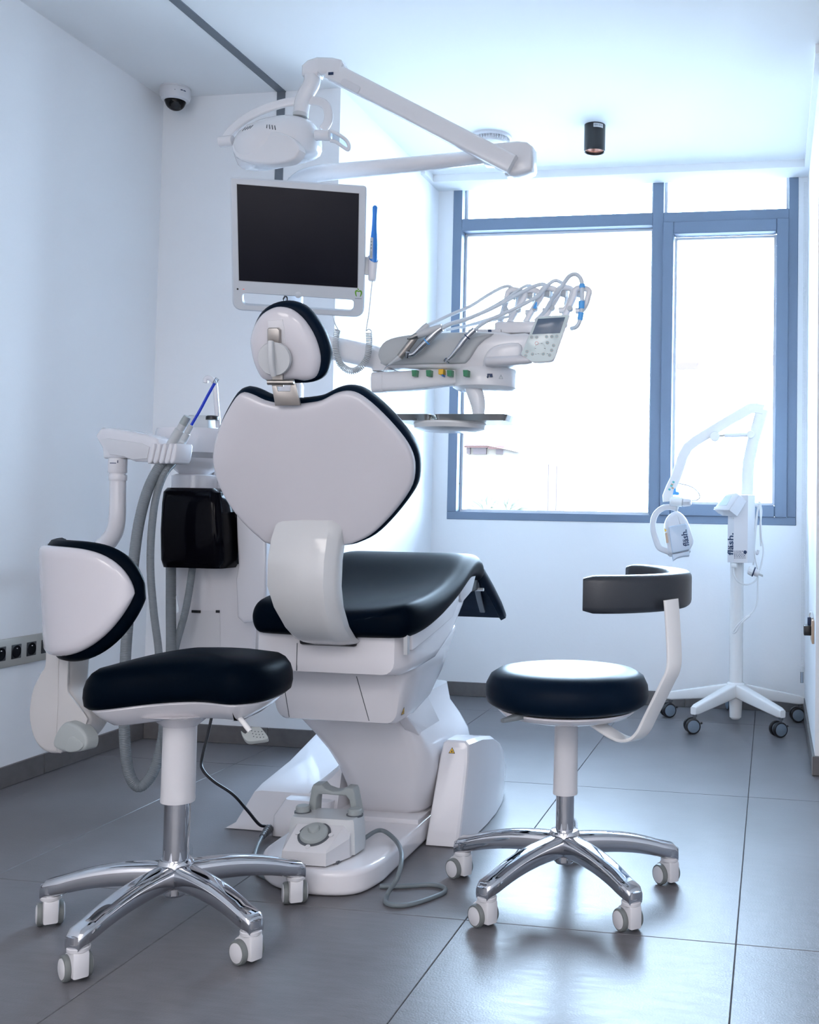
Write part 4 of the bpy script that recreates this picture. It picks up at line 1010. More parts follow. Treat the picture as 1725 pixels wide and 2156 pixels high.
ol = poly_px(Pe, [(640, 163), (640, 142), (652, 131), (672, 124), (705, 125), (722, 129), (728, 140), (722, 160), (708, 163), (680, 160), (676, 158), (674, 164)], 0)
plate('head_elbow', ol, Pe, -.028, .022, 'lit_white', lp, .012)
box('latch', at(697, 155, Y1-.043)-Vector((.008, .002, .004)), at(697, 155, Y1-.043)+Vector((.008, .0005, .004)), 'ink', lp)
tube('neck', [at(658, 160, Y1-.02), at(657, 175, Y1-.02), at(648, 192, Y1-.02), at(640, 207, Y1-.02), at(636, 222, Y1-.02), at(634, 242, Y1-.02)], [.0255, .025, .0245, .0245, .024, .023], 'lit_white', lp, 6, seg=22)
lathe('neck_ring', [(.0225, 0), (.0240, .002), (.0240, .012), (.0225, .014)], at(633, 247, Y1-.02), 'light_grey', lp, (.05, 0, 1), 28)
YL = Y1-.03
# dished head: bean outline, rolled a little so that the right end sits higher
hc = at(583, 300, YL); roll = R(9)
hx = Vector((math.cos(roll), 0, math.sin(roll))); hz = Vector((-math.sin(roll), -.20, math.cos(roll))).normalized(); hy_ = hz.cross(hx)
bean = [tuple(q) for q in closed_spline([Vector(q) for q in [(-.135, -.02), (-.105, -.072), (-.04, -.098), (.04, -.098), (.105, -.070), (.135, -.02), (.125, .05), (.06, .085), (-.06, .085), (-.125, .05)]], 4)]
def HT(u, v, w): return hc+hx*u+hy_*v+hz*w
rings = []
for s, w, dv in ((.62, -.066, .0), (.80, -.064, .0), (.90, -.058, 0), (.955, -.048, 0), (.985, -.030, 0), (1.0, -.010, 0), (.985, .010, 0), (.93, .030, .004), (.82, .048, .01), (.66, .062, .014), (.46, .072, .018), (.22, .077, .02)):
    rings.append([HT(u*s, v*s+dv, w) for u, v in bean])
hd = new('lamp_head', *g_loft(rings), 'lit_white', lp, 60)
new('lamp_lens', *g_loft([[HT(u*.60, v*.60, -.0665) for u, v in bean], [HT(u*.58, v*.58, -.068) for u, v in bean]]), 'white_satin', hd)
# flat front facet, lower bezel seam and vents
Pf = Plane(at(563, 308, YL-.10), (-.28, -1, .10))
ol = poly_px(Pf, [(487, 307), (500, 292), (520, 281), (553, 275), (580, 276), (607, 284), (622, 298), (630, 315), (618, 333), (600, 341), (560, 345), (520, 340), (495, 330)], 2)
plate('front_facet', ol, Pf, -.03, .0, 'lit_white', hd, .008, False, 4)
mb = MB()
for k in range(4):
    for bx, by, tl in ((562+k*5.8, 266+k*1.0, 14), (514+k*5.2, 272-k*1.6, -22)):
        q, n_ = surf([hd], bx, by); n_.normalize(); u_ = (UP-n_*UP.dot(n_)).normalized(); r_ = u_.cross(n_)
        a_ = R(tl); u2 = u_*math.cos(a_)-r_*math.sin(a_); r2 = r_*math.cos(a_)+u_*math.sin(a_)
        mb.add(*g_box(q, (.0030, .0022, .0165), .001, rot=Matrix((r2, n_, u2)).transposed()))
mb.build('vent_slot', 'dark_grey', hd)
# yoke, joints and handles
tube('yoke', [at(472, 296, YL), at(488, 274, YL-.01), at(520, 248, YL-.015), at(560, 229, YL-.01), at(605, 216, YL), at(640, 212, Y1-.02), at(668, 213, Y1-.02), at(686, 222, Y1-.025), at(692, 240, Y1-.03), at(690, 258, Y1-.035), at(680, 274, Y1-.04)], 1, 'lit_white', lp, 6, up=(0, 1, 0), sect=rrect(.014, .006, .005, 2), sharp=50)
for x0, y0, x1, y1, nm in ((462, 299, 492, 296, 'tilt_joint'), (664, 285, 697, 285, 'tilt_joint')):
    a = at(x0, y0, YL-.03); b = at(x1, y1, YL-.03)
    new(nm, *g_tube([a, a.lerp(b, .05), a.lerp(b, .95), b], [.012, .0165, .0165, .012], 22), 'lit_white', lp)
Pg = Plane(at(715, 295, YL-.03), (0, -1, 0))
tube('handle_loop', [at(694, 275, YL-.03), at(712, 283, YL-.03), at(728, 294, YL-.03), at(735, 306, YL-.03), at(733, 315, YL-.03), at(722, 309, YL-.03), at(708, 299, YL-.03), at(696, 296, YL-.03)], .0055, 'lit_white', lp, 5, seg=10)
plate('handle_web', poly_px(Pg, [(696, 276), (712, 284), (727, 295), (733, 310), (722, 308), (708, 298), (697, 294)], 0), Pg, -.003, .003, 'clear', lp, .001)

M['cord_pale'] = mat('pale_grey_cord', (.62, .64, .66), .45)
# ------------------------------------------------ monitor with intra-oral camera
Pm = Plane(at(629, 520, 3.0), (.37, -.875, -.31))
mo = thing('monitor', tuple(Pm(0, 0)), 'silver framed flat monitor with dark screen and grip slot hung above the headrest', 'monitor')
TL, TR_, BR, BL = [Vector(Pm.uv(*q)) for q in ((484, 372.5), (772.5, 392), (767, 669), (489.5, 653))]
SL = [Vector(Pm.uv(*q)) for q in ((511, 617), (746, 632), (744, 655), (512, 641))]
# case = top field + grip bar, built as frame strips so that the slot is open
def quad_plate(name, pts, w0, w1, m, par, rr=.0, r=.004): return plate(name, rcorner([tuple(p) for p in pts], rr) if rr else [tuple(p) for p in pts], Pm, w0, w1, m, par, r)
outer = rcorner([tuple(BL), tuple(BR), tuple(TR_), tuple(TL)], [.030, .034, .010, .010], 5)
inner = rcorner([tuple(SL[3]), tuple(SL[2]), tuple(SL[1]), tuple(SL[0])], .012, 5)
def g_frame(outer, inner, P, w0, w1, b=.004):
    n = len(outer); lay = []
    lays = [(offset2(outer, b), w1), (outer, w1-b), (outer, w0), (inner, w0), (inner, w1-b), (offset2(inner, -b*.6), w1)]
    v = [P(u, q, w) for ol, w in lays for u, q in ol]; f = []
    for k in range(len(lays)):
        k2 = (k+1) % len(lays)
        for j in range(n): f.append((k*n+j, k*n+(j+1) % n, k2*n+(j+1) % n, k2*n+j))
    return v, f
def ring_match(outer, inner):
    # same count, matched by angle around the slot centre
    cx = sum(p[0] for p in inner)/len(inner); cy = sum(p[1] for p in inner)/len(inner); n = 72
    def cast(poly, a, c):
        d = Vector((math.cos(a), math.sin(a))); best = None
        for i in range(len(poly)):
            p = Vector(poly[i])-Vector(c); q = Vector(poly[(i+1) % len(poly)])-Vector(c); e = q-p; den = d.x*e.y-d.y*e.x
            if abs(den) < 1e-12: continue
            t = (p.x*e.y-p.y*e.x)/den; s = (p.x*d.y-p.y*d.x)/den
            if t > 0 and -1e-6 <= s <= 1+1e-6 and (best is None or t > best): best = t
        return (c[0]+d.x*best, c[1]+d.y*best)
    angs = set(2*PI*k/n for k in range(n))
    for p in outer+inner: angs.add(math.atan2(p[1]-cy, p[0]-cx) % (2*PI))
    angs = sorted(angs); out = [angs[0]]
    for a in angs[1:]:
        if a-out[-1] > 1e-3: out.append(a)
    return [cast(outer, a, (cx, cy)) for a in out], [cast(inner, a, (cx, cy)) for a in out]
o2, i2 = ring_match(outer, inner)
M['monitor_silver'] = mat('silver_monitor_case', (.64, .67, .71), .35, metal=.1)
ca = new('case', *g_frame(o2, i2, Pm, -.032, 0, .004), 'monitor_silver', mo, 35)
sc_ = [Vector(Pm.uv(*q)) for q in ((503.5, 590.5), (753, 606), (756, 407.5), (499, 387.5))]
quad_plate('screen_bezel', [sc_[0]+Vector((-.002, -.002)), sc_[1]+Vector((.002, -.002)), sc_[2]+Vector((.002, .002)), sc_[3]+Vector((-.002, .002))], -.002, .0012, 'light_grey', mo, 0, .0005)
quad_plate('screen', sc_, -.001, .0020, 'screen', mo, 0, .0004)
q = Pm.uv(628, 621); lathe('power_button', [(.0095, -.001), (.0095, .0012), (.008, .002), (0, .002)], Pm(*q), 'monitor_silver', mo, Pm.N, 28)
q = Pm.uv(500.5, 608.5); lathe('sensor', [(.0028, -.001), (.0028, .0008), (0, .0008)], Pm(*q), 'black', mo, Pm.N, 16)
q = Pm.uv(513, 609); new('status_light', *g_box(Pm(*q, .0004), (.005, .0015, .0015)), 'led_red', mo)
# printed tooth-apple mark
lu, lv = Pm.uv(755, 618); s = .0105
ap = [(0, .75), (-.35, 1.0), (-.8, .95), (-1.05, .5), (-1.0, -.1), (-.75, -.75), (-.45, -1.0), (-.5, -.6), (-.62, -.1), (-.66, .35), (-.45, .6), (-.15, .5), (0, .42), (.15, .5), (.45, .6), (.66, .35), (.62, -.1), (.5, -.6), (.45, -1.0), (.75, -.75), (1.0, -.1), (1.05, .5), (.8, .95), (.35, 1.0)]
lg = new('logo', *g_prism([(lu+a*s, lv+b*s) for a, b in ap], Pm, [(0, .0002), (0, .0007)]), 'logo_green', mo, smooth=False)
new('logo_leaf', *g_prism([(lu+a*s, lv+b*s) for a, b in [(-.05, .95), (-.45, 1.45), (-.15, 1.5), (.15, 1.2)]], Pm, [(0, .0002), (0, .0007)]), 'logo_green', lg, smooth=False)
for k in range(6): new('logo_text', *g_prism([(lu-.010+k*.0034, lv-.0165), (lu-.0078+k*.0034, lv-.0165), (lu-.0078+k*.0034, lv-.0148), (lu-.010+k*.0034, lv-.0148)], Pm, [(0, .0002), (0, .0006)]), 'ink', lg, smooth=False)
new('rear_housing', *g_box(Pm(0, .0, -.05), (.30, .04, .24), .02, rot=Matrix((Pm.U, -Pm.N, Pm.V)).transposed()), 'white_satin', mo)
tube('mount_arm', [Pm(.0, -.0, -.06), Pm(.03, 0, -.09), (px_, pyY-.02, 1.74)], .022, 'white_satin', mo)
tube('data_lead', [Pm(*Pm.uv(600, 640), -.05), at(597, 630, 3.02), at(601, 624, 3.0), at(605, 628, 3.0), at(604, 640, 3.04)], .0022, 'cord_black', mo)
# camera holder on the right edge
ho = Plane(Pm(*Pm.uv(783, 560), -.012), (.30, -.95, 0))
plate('holder_bracket', poly_px(ho, [(768, 541), (779, 541), (779, 579), (768, 578)], 0), ho, -.008, .004, 'light_grey', mo, .002)
a = at(784, 592, ho.o.y); b = at(786, 545, ho.o.y); d = b-a
hn = Vector((1, 0, 0))
n = 20; rings = []
for t, r_ in ((0, .0085), (.04, .0118), (.1, .0130), (.5, .0145), (1.0, .0162)):
    c = a+d*t; rings.append([c+Vector((math.cos(2*PI*j/n)*r_, math.sin(2*PI*j/n)*r_, (-.010*math.cos(2*PI*j/n)+.012*math.sin(2*PI*j/n))*(t**3))) for j in range(n)])
rings += [[c+(p_-c)*.88 for p_ in rings[-1]]]
rings += [[p_-Vector((0, 0, .02)) for p_ in rings[-1]]]
new('camera_cradle', *g_loft(rings), 'white', mo, 45)
ic = thing('intraoral_camera', tuple(at(786, 560, ho.o.y)), 'blue wand-shaped dental camera standing in a white cradle on the monitor edge', 'camera')
ax0 = at(786, 560, ho.o.y); ax1 = at(790, 433, ho.o.y); d = ax1-ax0
new('wand', *g_tube([ax0+d*t for t in (0, .2, .38, .5, .6, .7, .85, .93, .975, 1.0)], [.0125, .0125, .0118, .0098, .0082, .0074, .0070, .0078, .0076, .004], 20), 'blue', ic, sharp=60)
Pk = Plane(ax0+d*.34, (-.25, -1, 0)); sx = Pk.uv(787, 513)
ol = [(u*.0042-.003+v*.0, v) for u, v in rrect(1, .030, .004, 3)]
kp = new('key_pad', *g_prism([(a_*1.0, b_) for a_, b_ in rrect(.0046, .034, .0042, 4)], lambda u, v, w: ax0+d.normalized()*(d.length*.28+v)+Vector((u-.003, -.0112-w, 0)), [(0, -.006), (0, .0010), (.0008, .0016)]), 'light_grey', ic)
mb = MB()
for z in (.020, .010, 0): mb.add(*g_lathe([(.0024, 0), (.0024, .0004)], ax0+d.normalized()*(d.length*.28+z)+Vector((-.003, -.0126, 0)), (0, -1, 0), 12))
for k in range(5): mb.add(*g_box(ax0+d.normalized()*(d.length*.28-.012-.0036*k)+Vector((-.003, -.0128, 0)), (.0032, .0006, .0022)))
mb.build('key_print', 'print_grey', kp)
# its coiled cord
Yc = ho.o.y
cp = [at(784, 592, Yc), at(779, 640, Yc), at(777, 660, Yc), at(772, 690, Yc), at(771, 697, Yc)]
tube('cord', cp, .0018, 'cord_pale', ic, 5, seg=8)
cl = spline([at(777, 700, Yc), at(777.5, 725, Yc), at(774, 750, Yc), at(763, 770, Yc), at(745, 781, Yc), at(729, 777, Yc), at(715, 763, Yc), at(708, 742, Yc), at(707, 720, Yc), at(711, 694, Yc)], 16)
L = [0]
for a, b in zip(cl, cl[1:]): L.append(L[-1]+(b-a).length)
turns = 58; N = turns*10; fr = frames(cl, (0, 1, 0)); path = []
for k in range(N+1):
    s = L[-1]*k/N; i = 0
    while i < len(L)-2 and L[i+1] < s: i += 1
    t = (s-L[i])/max(1e-9, L[i+1]-L[i]); c = cl[i].lerp(cl[i+1], t); sdir, udir = fr[i]
    an = 2*PI*turns*k/N; rc_ = .0090 if k > 6 else .0090
    path.append(c+sdir*math.cos(an)*rc_+udir*math.sin(an)*rc_)
new('coiled_cord', *g_tube(path, .0019, 6), 'cord_pale', ic, sharp=70)
tube('cord_end', [path[0], at(782, 697, Yc), at(777, 693, Yc), at(771, 697, Yc)], .0018, 'cord_pale', ic, 5, seg=8)
tube('cord_end', [path[-1], at(714, 698, Yc), at(706, 682, Yc), at(702, 666, Yc), Pm(*Pm.uv(700, 655), -.03)], .0018, 'cord_pale', ic, 5, seg=8)

# ================================================================== INSTRUMENT CONSOLE
YC = 3.08
ct = thing('instrument_console', tuple(at(960, 780, YC+.1)), 'white instrument console with grey pad, keypad and hose whips before the window', 'instrument console')
tube('swing_arm', [(px_, pyY, 1.42), at(640, 722, 3.17), at(700, 733, 3.17), at(760, 746, 3.17), at(800, 757, 3.17), at(812, 775, 3.17), at(812, 800, 3.17)], [(.040, .036)]*6, 'lit_white', ct, 6, up=(0, 0, 1), sect=rrect(1, 1, .55, 5), sharp=50)
Pc = Plane(at(950, 730, YC), (0, -1, 0))
ol = poly_px(Pc, [(798, 750), (801, 735), (812, 720), (834, 711), (880, 703), (940, 699), (1005, 697), (1058, 698), (1075, 702), (1105, 700), (1125, 706), (1118, 745), (1095, 752), (1040, 760), (1020, 775), (1005, 779), (900, 775), (816, 773), (803, 766)], 0)
plate('console_body', ol, Pc, -.26, .0, 'lit_white', ct, .012)
ol = poly_px(Pc, [(798, 748), (803, 731), (815, 718), (838, 710), (880, 704), (940, 701), (1000, 701), (1040, 703), (1022, 715), (1006, 730), (995, 748), (983, 763), (968, 766), (890, 767), (812, 769), (803, 761)], 2)
M['pad_grey'] = mat('grey_instrument_pad', (.47, .485, .49), .36, bump=.04, bscale=500)
pad = plate('instrument_pad', ol, Pc, -.20, .012, 'pad_grey', ct, .008, True, 4, [(.85, .016), (.5, .017)], 60)
ol = poly_px(Pc, [(1021, 776), (1018, 762), (1026, 742), (1040, 730), (1060, 724), (1092, 722), (1100, 735), (1095, 755), (1060, 770), (1040, 776)], 2)
plate('console_cheek', ol, Pc, -.10, .012, 'lit_white', ct, .010)
a = at(1024, 762, YC-.03); b = at(1122, 757, YC-.03); d = b-a
new('grip_handle', *g_tube([a-d*.03, a+d*.0, a+d*.03, a+d*.3, a+d*.85, a+d*.95, a+d*1.0, a+d*1.02], [(.010, .008), (.015, .012), (.0175, .014), (.0172, .014), (.0150, .013), (.0125, .011), (.008, .008), (.003, .003)], up=(0, 0, 1), sect=rrect(1, 1, .8, 5)), 'white_satin', ct, sharp=60)
box('pad_rail', at(985, 704, YC+.02), at(1062, 697, YC+.06), 'white_satin', ct, .003)
lathe('sight_hole', [(.0055, 0), (.0055, .004), (0, .004)], at(1032, 697, YC+.015), 'ink', ct, (0, -1, 0), 16)
# balance arm underneath
new('balance_arm', *g_tube([at(803, 806, YC+.04), at(860, 803, YC+.04), at(930, 795, YC+.04), at(1000, 790, YC+.04)], [(.030, .030), (.030, .030), (.026, .028), (.024, .026)], up=(0, 0, 1), sect=rrect(1, 1, .4, 4)), 'lit_white', ct, sharp=45)
a = at(786, 807, YC+.04); b = at(812, 806, YC+.04)
new('arm_end_cap', *g_tube([a, a.lerp(b, .12), b], [(.022, .022), (.031, .031), (.032, .032)], up=(0, 0, 1), sect=rrect(1, 1, .45, 4)), 'lit_white', ct, sharp=50)
pv = at(1018, 798, YC+.06)
hub = lathe('pivot_block', [(.085, -.034), (.098, -.026), (.100, .022), (.095, .030), (.0, .031)], pv+Vector((.0, .02, .0)), 'lit_white', ct, seg=48)
Pi = Plane(pv+Vector((.040, -.072, 0)), (.38, -.92, 0))
ol = [(-.012, -.002), (-.012, .006), (-.002, .006), (-.002, .001), (.008, .001), (.008, -.004), (.002, -.004), (-.005, -.004)]
ol = Pi.uvs([(1026, 787), (1037, 787), (1037, 791), (1037.5, 791), (1037.5, 794), (1031, 794), (1031, 790), (1029, 790), (1029, 793), (1030, 793), (1027, 797), (1024.5, 793), (1026, 793)])
new('move_symbol', *g_prism(ol, Pi, [(0, .001), (0, .0022)]), 'ink', ct, smooth=False)
u, v = Pi.uv(1055, 794)
for a_, b_ in (((u-.006, v-.005), (u+.006, v-.005)), ((u+.006, v-.005), (u, v+.007)), ((u, v+.007), (u-.006, v-.005)), ((u, v-.002), (u, v+.003))):
    new('caution_symbol', *g_tube([Pi(*a_, .0015), Pi(*b_, .0015)], .0005, 5), 'print_grey', ct)
for x in (867, 897, 941, 975):
    yk = YC-.045 if x == 975 else YC-.012
    a = at(x, 779, yk); b = at(x+10, 779, yk); c = at(x+9, 792, yk); e = at(x+1, 792, yk)
    new('hose_clip', *g_loft([[q for q in (a, b, c, e)], [q+Vector((0, .03, 0)) for q in (a, b, c, e)]]), 'green', ct, 20)
box('yellow_clip', at(923, 788, YC-.012), at(940, 780, YC+.02), 'yellow', ct, .001)
box('blue_clip', at(930, 792.5, YC-.010), at(939, 788.5, YC+.02), 'blue', ct, .001)
tube('tray_stem', [at(990, 778, YC+.03), at(990, 795, YC+.03), at(994, 812, YC+.03), at(1002, 832, YC+.03), at(1007, 850, YC+.03), at(1008, 868, YC+.03), at(1008, 884, YC+.03)], [(.017, .017), (.018, .018), (.024, .022), (.025, .022), (.0235, .0215), (.019, .019), (.019, .019)], 'lit_white', ct, 6, seg=20, up=(0, 1, 0))
# keypad screen on a bracket
Pk2 = Plane(at(1150, 715, YC-.04), (.05, -1, .02))
outl = rcorner(Pk2.uvs([(1095.5, 747), (1122, 764), (1166, 761), (1200.5, 662), (1131, 666)]), [.008, .012, .014, .007, .010], 4)
kp = plate('keypad', outl, Pk2, -.024, 0, 'lit_white', ct, .002)
inl = offset2(outl, .0022)
plate('keypad_glass', inl, Pk2, -.001, .0012, 'panel_glass', kp, .0003, False)
ol = Pk2.uvs([(1121, 704), (1179.5, 701.5), (1190.5, 668), (1133.5, 671.5)])
plate('display', ol, Pk2, .001, .0018, 'lcd', kp, .0003, False)
kx = lambda x, y: (980+x/5.948, 560+y/5.948)
ks = [(832, 893), (895, 893), (1020, 887), (1085, 885), (1147, 882), (1108, 997), (1083, 1058), (1058, 1117), (773, 1072), (843, 1105), (1030, 962), (978, 1103), (757, 1125)]
for x, y in ks:
    u, v = Pk2.uv(*kx(x, y)); kb = lathe('key', [(.0050, .0010), (.0050, .0017), (.0044, .0018), (.0044, .0016), (0, .0016)], Pk2(u, v), 'print_teal' if False else 'pad_grey', kp, Pk2.N, 18)
    new('key_print', *g_box(Pk2(u, v, .0019), (.0035, .0004, .0016), rot=Matrix((Pk2.U, -Pk2.N, Pk2.V)).transposed()), 'print_teal', kb)
u, v = Pk2.uv(*kx(937, 1033)); lathe('key_pad_ring', [(.0165, .0010), (.0165, .0016), (.0158, .0017), (.0158, .0013), (0, .0013)], Pk2(u, v), 'panel_glass', kp, Pk2.N, 28)
for x, y in ((880, 1033), (998, 1033), (958, 970), (915, 1100), (885, 1105), (1030, 1100)):
    u, v = Pk2.uv(*kx(x, y)); new('key_print', *g_box(Pk2(u, v, .0020), (.004, .0004, .0012), rot=Matrix((Pk2.U, -Pk2.N, Pk2.V)).transposed()), 'print_grey', kp)
u, v = Pk2.uv(*kx(895, 968)); new('key_ring', *g_lathe([(.0052, .0010), (.0052, .0019), (.0044, .0019), (.0044, .0010)], Pk2(u, v), Pk2.N, 20, False), 'print_red', kp)
tube('keypad_bracket', [at(1085, 735, YC+.03), at(1105, 740, YC+.02), at(1130, 735, YC-.015)], .016, 'lit_white', ct)
# whip arms: flat loops with rollers
def whip(x0, y0, x1, y1, Y, closed=False):
    w_ = tube('whip_arm', [at(x0, y0, Y), at((x0*.62+x1*.38), y0+(y1-y0)*.38, Y), at(x1-6, y1+18, Y), at(x1-3, y1+5, Y-.0), at(x1+4, y1, Y), at(x1+18, y1+1, Y), at(x1+26, y1+6, Y), at(x1+25, y1+14, Y), at(x1+19, y1+34, Y), at(x1+10, y1+46, Y), at(x1-2, y1+48, Y)], 1, 'lit_white', ct, 5, up=(0, 1, 0), sect=rrect(.0085, .011, .005, 2), sharp=50)
    r0 = at(x1+3, y1+10, Y+.012)
    lathe('roller', [(.012, -.014), (.0165, -.012), (.013, 0), (.0165, .012), (.012, .014)], r0, 'light_grey', w_, (1, .25, 0), 22)
    lathe('stop_knob', [(.0075, -.009), (.0085, -.006), (.0085, .006), (.0075, .009)], at(x0*.45+x1*.55+2, y0*.45+y1*.55+4, Y-.008), 'light_grey', w_, (0, -1, .1), 16)
for k, (x0, y0, x1, y1) in enumerate(((1050, 692, 1074, 611), (1066, 694, 1110, 611), (1100, 694, 1146, 607), (1138, 692, 1180, 606), (1180, 694, 1215, 607))):
    whip(x0, y0, x1, y1, YC+.10-.015*k)
box('whip_base', at(1040, 702, YC+.03), at(1196, 690, YC+.16), 'lit_white', ct, .008)

# instrument hoses and handpieces (each rests on the pad: a thing of its own)
def hp(label, axis, radii, mats, hose, hr=.0048, tip=None, name='handpiece'):
    t = thing(name, tuple(axis[0]), label, 'handpiece')
    return t
YP = YC-.046
q = lambda x, y, dy=0: at(x, y, YP+dy)
t1 = thing('ultrasonic_scaler', tuple(q(850, 740)), 'brown-grey scaler handpiece with a thin curved tip, leftmost on the grey pad', 'handpiece')
a, b = q(842, 752), q(880, 703)
new('grip', *g_tube([a.lerp(b, t) for t in (0, .05, .4, .8, 1)], [.0100, .0105, .0105, .0100, .0085], 18), 'nickel', t1)
a2 = q(819, 768); new('nose_cone', *g_tube([a2, a2.lerp(a, .4), a2.lerp(a, .95), a.lerp(b, .03)], [.0028, .0048, .0098, .0100], 16), 'light_grey', t1)
tube('tip', [a2, q(812, 774), q(808, 781)], [.0020, .0014, .0008], 'tool_steel', t1, seg=8)
new('coupling', *g_tube([b, q(895, 690), q(902, 683)], [.0088, .0100, .0075], 16), 'light_grey', t1)
tube('hose', [q(900, 685), q(925, 674, .03), q(951, 662, .06), q(990, 645, .10), q(1028, 621, .13), q(1056, 606, .14), q(1072, 603, .14), q(1084, 611, .15), q(1090, 622, .16), q(1086, 650, .17), q(1070, 690, .17)], .0052, 'hose_white', t1, 8)
t2 = thing('air_syringe', tuple(q(880, 705)), 'pale grey syringe handpiece with a steel nose lying across the scaler', 'handpiece')
a, b = q(860, 713, -.012), q(931, 688, .0)
new('nose', *g_tube([a.lerp(b, t) for t in (0, .03, .22, .30)], [.0035, .0050, .0095, .0105], 18), 'steel', t2)
new('grip', *g_tube([a.lerp(b, t) for t in (.28, .4, .75, 1)], [.0108, .0112, .0110, .0085], 18), 'light_grey', t2)
lathe('nozzle', [(.0020, 0), (.0020, .003), (0, .003)], a, 'black', t2, a-b, 12)
tube('hose', [b, q(950, 680, .03), q(990, 668, .07), q(1030, 650, .1), q(1068, 628, .12), q(1090, 612, .13), q(1108, 602, .14), q(1120, 603, .15), q(1126, 615, .16), q(1122, 650, .17), q(1108, 690, .17)], .0045, 'hose_white', t2, 8)
t3 = thing('contra_angle', tuple(q(900, 725)), 'steel contra-angle handpiece with bent head and blue ring, second from left', 'handpiece')
pth = spline([q(860, 748), q(872, 745), q(885, 733), q(900, 718), q(916, 702), q(930, 691)], 5)
new('body', *g_tube(pth, [.0062, .0070, .0092, .0110, .0115, .0105, .0095], 18), 'tool_steel', t3, sharp=60)
lathe('head', [(.0, -.010), (.0075, -.0095), (.0082, -.006), (.0082, .008), (.006, .0105), (0, .011)], q(859, 746), 'tool_steel', t3, (.2, -.5, 1), 20)
k_ = q(899, 719); new('blue_ring', *g_tube([k_-(pth[-1]-pth[10])*.02, k_+(pth[-1]-pth[10])*.02], .0121, 18), 'sky_blue', t3)
tube('hose', [q(929, 692), q(950, 682, .02), q(976, 675, .05), q(1010, 661, .08), q(1045, 645, .1), q(1080, 626, .11), q(1115, 607, .12), q(1138, 599, .125), q(1150, 601, .13), q(1160, 612, .14), q(1160, 650, .15), q(1145, 690, .16)], .0060, 'hose_white', t3, 8)
t4 = thing('turbine_handpiece', tuple(q(970, 730)), 'steel turbine handpiece with dark ring, rightmost on the grey pad', 'handpiece')
pth = spline([q(942, 759), q(953, 748), q(966, 732), q(978, 716), q(990, 703), q(1000, 694)], 5)
new('body', *g_tube(pth, [.0048, .0060, .0085, .0100, .0098, .0092], 18), 'tool_steel', t4, sharp=60)
lathe('head', [(0, -.007), (.0068, -.0066), (.0074, -.003), (.0074, .006), (0, .0068)], q(941, 760), 'chrome', t4, (-.4, -.8, .4), 20)
k_ = q(984, 709); dv = (pth[-1]-pth[0]).normalized(); new('dark_ring', *g_tube([k_-dv*.0015, k_+dv*.0015], .0108, 18), 'ink', t4)
tube('hose', [q(1000, 695), q(1012, 685, .02), q(1030, 674, .04), q(1055, 663, .06), q(1082, 651, .07), q(1110, 637, .08), q(1134, 622, .09), q(1152, 602, .1), q(1168, 591, .105), q(1180, 594, .11), q(1190, 603, .12), q(1192, 640, .13), q(1180, 690, .15)], .0056, 'hose_white', t4, 8)
tube('hose_loop', [q(1128, 676, .10), q(1148, 655, .09), q(1162, 632, .07), q(1176, 614, .04), q(1188, 596, .05), q(1200, 581, .06), q(1212, 577.5, .07), q(1222, 585, .07), q(1226, 600, .07), q(1226, 625, .07), q(1225, 655, .07), q(1221, 676, .07), q(1214, 688, .07), q(1203, 692, .08)], .0066, 'hose_white', ct, 8)
tube('hose_sleeve', [q(1226, 598, .07), q(1226.5, 606, .07)], .0085, 'sky_blue', ct, smooth=False)
tube('hose_sleeve', [q(1225, 634, .07), q(1224.5, 650, .07)], .0090, 'sky_blue', ct, smooth=False)
tube('hose_sleeve', [q(1224, 658, .07), q(1221.5, 674, .07)], .0085, 'sky_blue', ct, smooth=False)
tube('hose_sleeve', [q(1130, 636, .10), q(1126, 650, .10)], [.002, .006], 'sky_blue', ct, smooth=False)
for p0, p1, p2 in (((970, 690), (1040, 668), (1065, 655)), ((940, 695), (1030, 676), (1090, 662))):
    tube('spare_hose', [q(*p0, .10), q(*p1, .12), q(*p2, .14)], .0040, 'hose_white', ct, 8)

# tray under the console
tr = thing('instrument_tray', tuple(at(960, 890, YC)), 'steel tray with a turned-up rim on a white disc under the console', 'tray')
zt = at(960, 888, YC).z
x0 = at(838, 885, YC).x; xa = at(912, 888, YC).x; xb = at(930, 888, YC).x; x1 = at(1072, 890, YC).x
lathe('tray_holder', [(.080, -.026), (.108, -.018), (.112, -.006), (.110, 0)], (at(948, 896, YC+.05).x, YC+.05, zt), 'white_metal', tr, seg=48)
def rim(xa_, xb_, name, m):
    rr = rrect((xb_-xa_)/2, .10, .012, 3); cx_ = (xa_+xb_)/2; T = lambda u, v, w: Vector((cx_+u, YC+.05+v, zt+w))
    lay = [(offset2(rr, -.006), .018), (offset2(rr, -.004), .019), (offset2(rr, .002), .003), (offset2(rr, .004), .0035), (rr, .0), ]
    v_ = [[T(u, v, w) for u, v in ol] for ol, w in lay[:3]]
    out = [[T(u, v, w) for u, v in offset2(rr, -.0075)] for w in (.018,)]
    base = [[T(u, v, 0) for u, v in offset2(rr, .0)]]
    return new(name, *g_loft(base+out+v_), m, tr, 30)
rim(x0, xa, 'tray_wing', 'steel'); rim(xb, x1, 'tray_pan', 'steel')
box('tray_bridge', (xa-.012, YC-.02, zt), (xb+.012, YC+.12, zt+.004), 'steel', tr, .001)
lathe('tray_screw', [(.006, .004), (.005, .007), (0, .0075)], ((xa+xb)/2, YC-.01, zt), 'chrome', tr, seg=14)

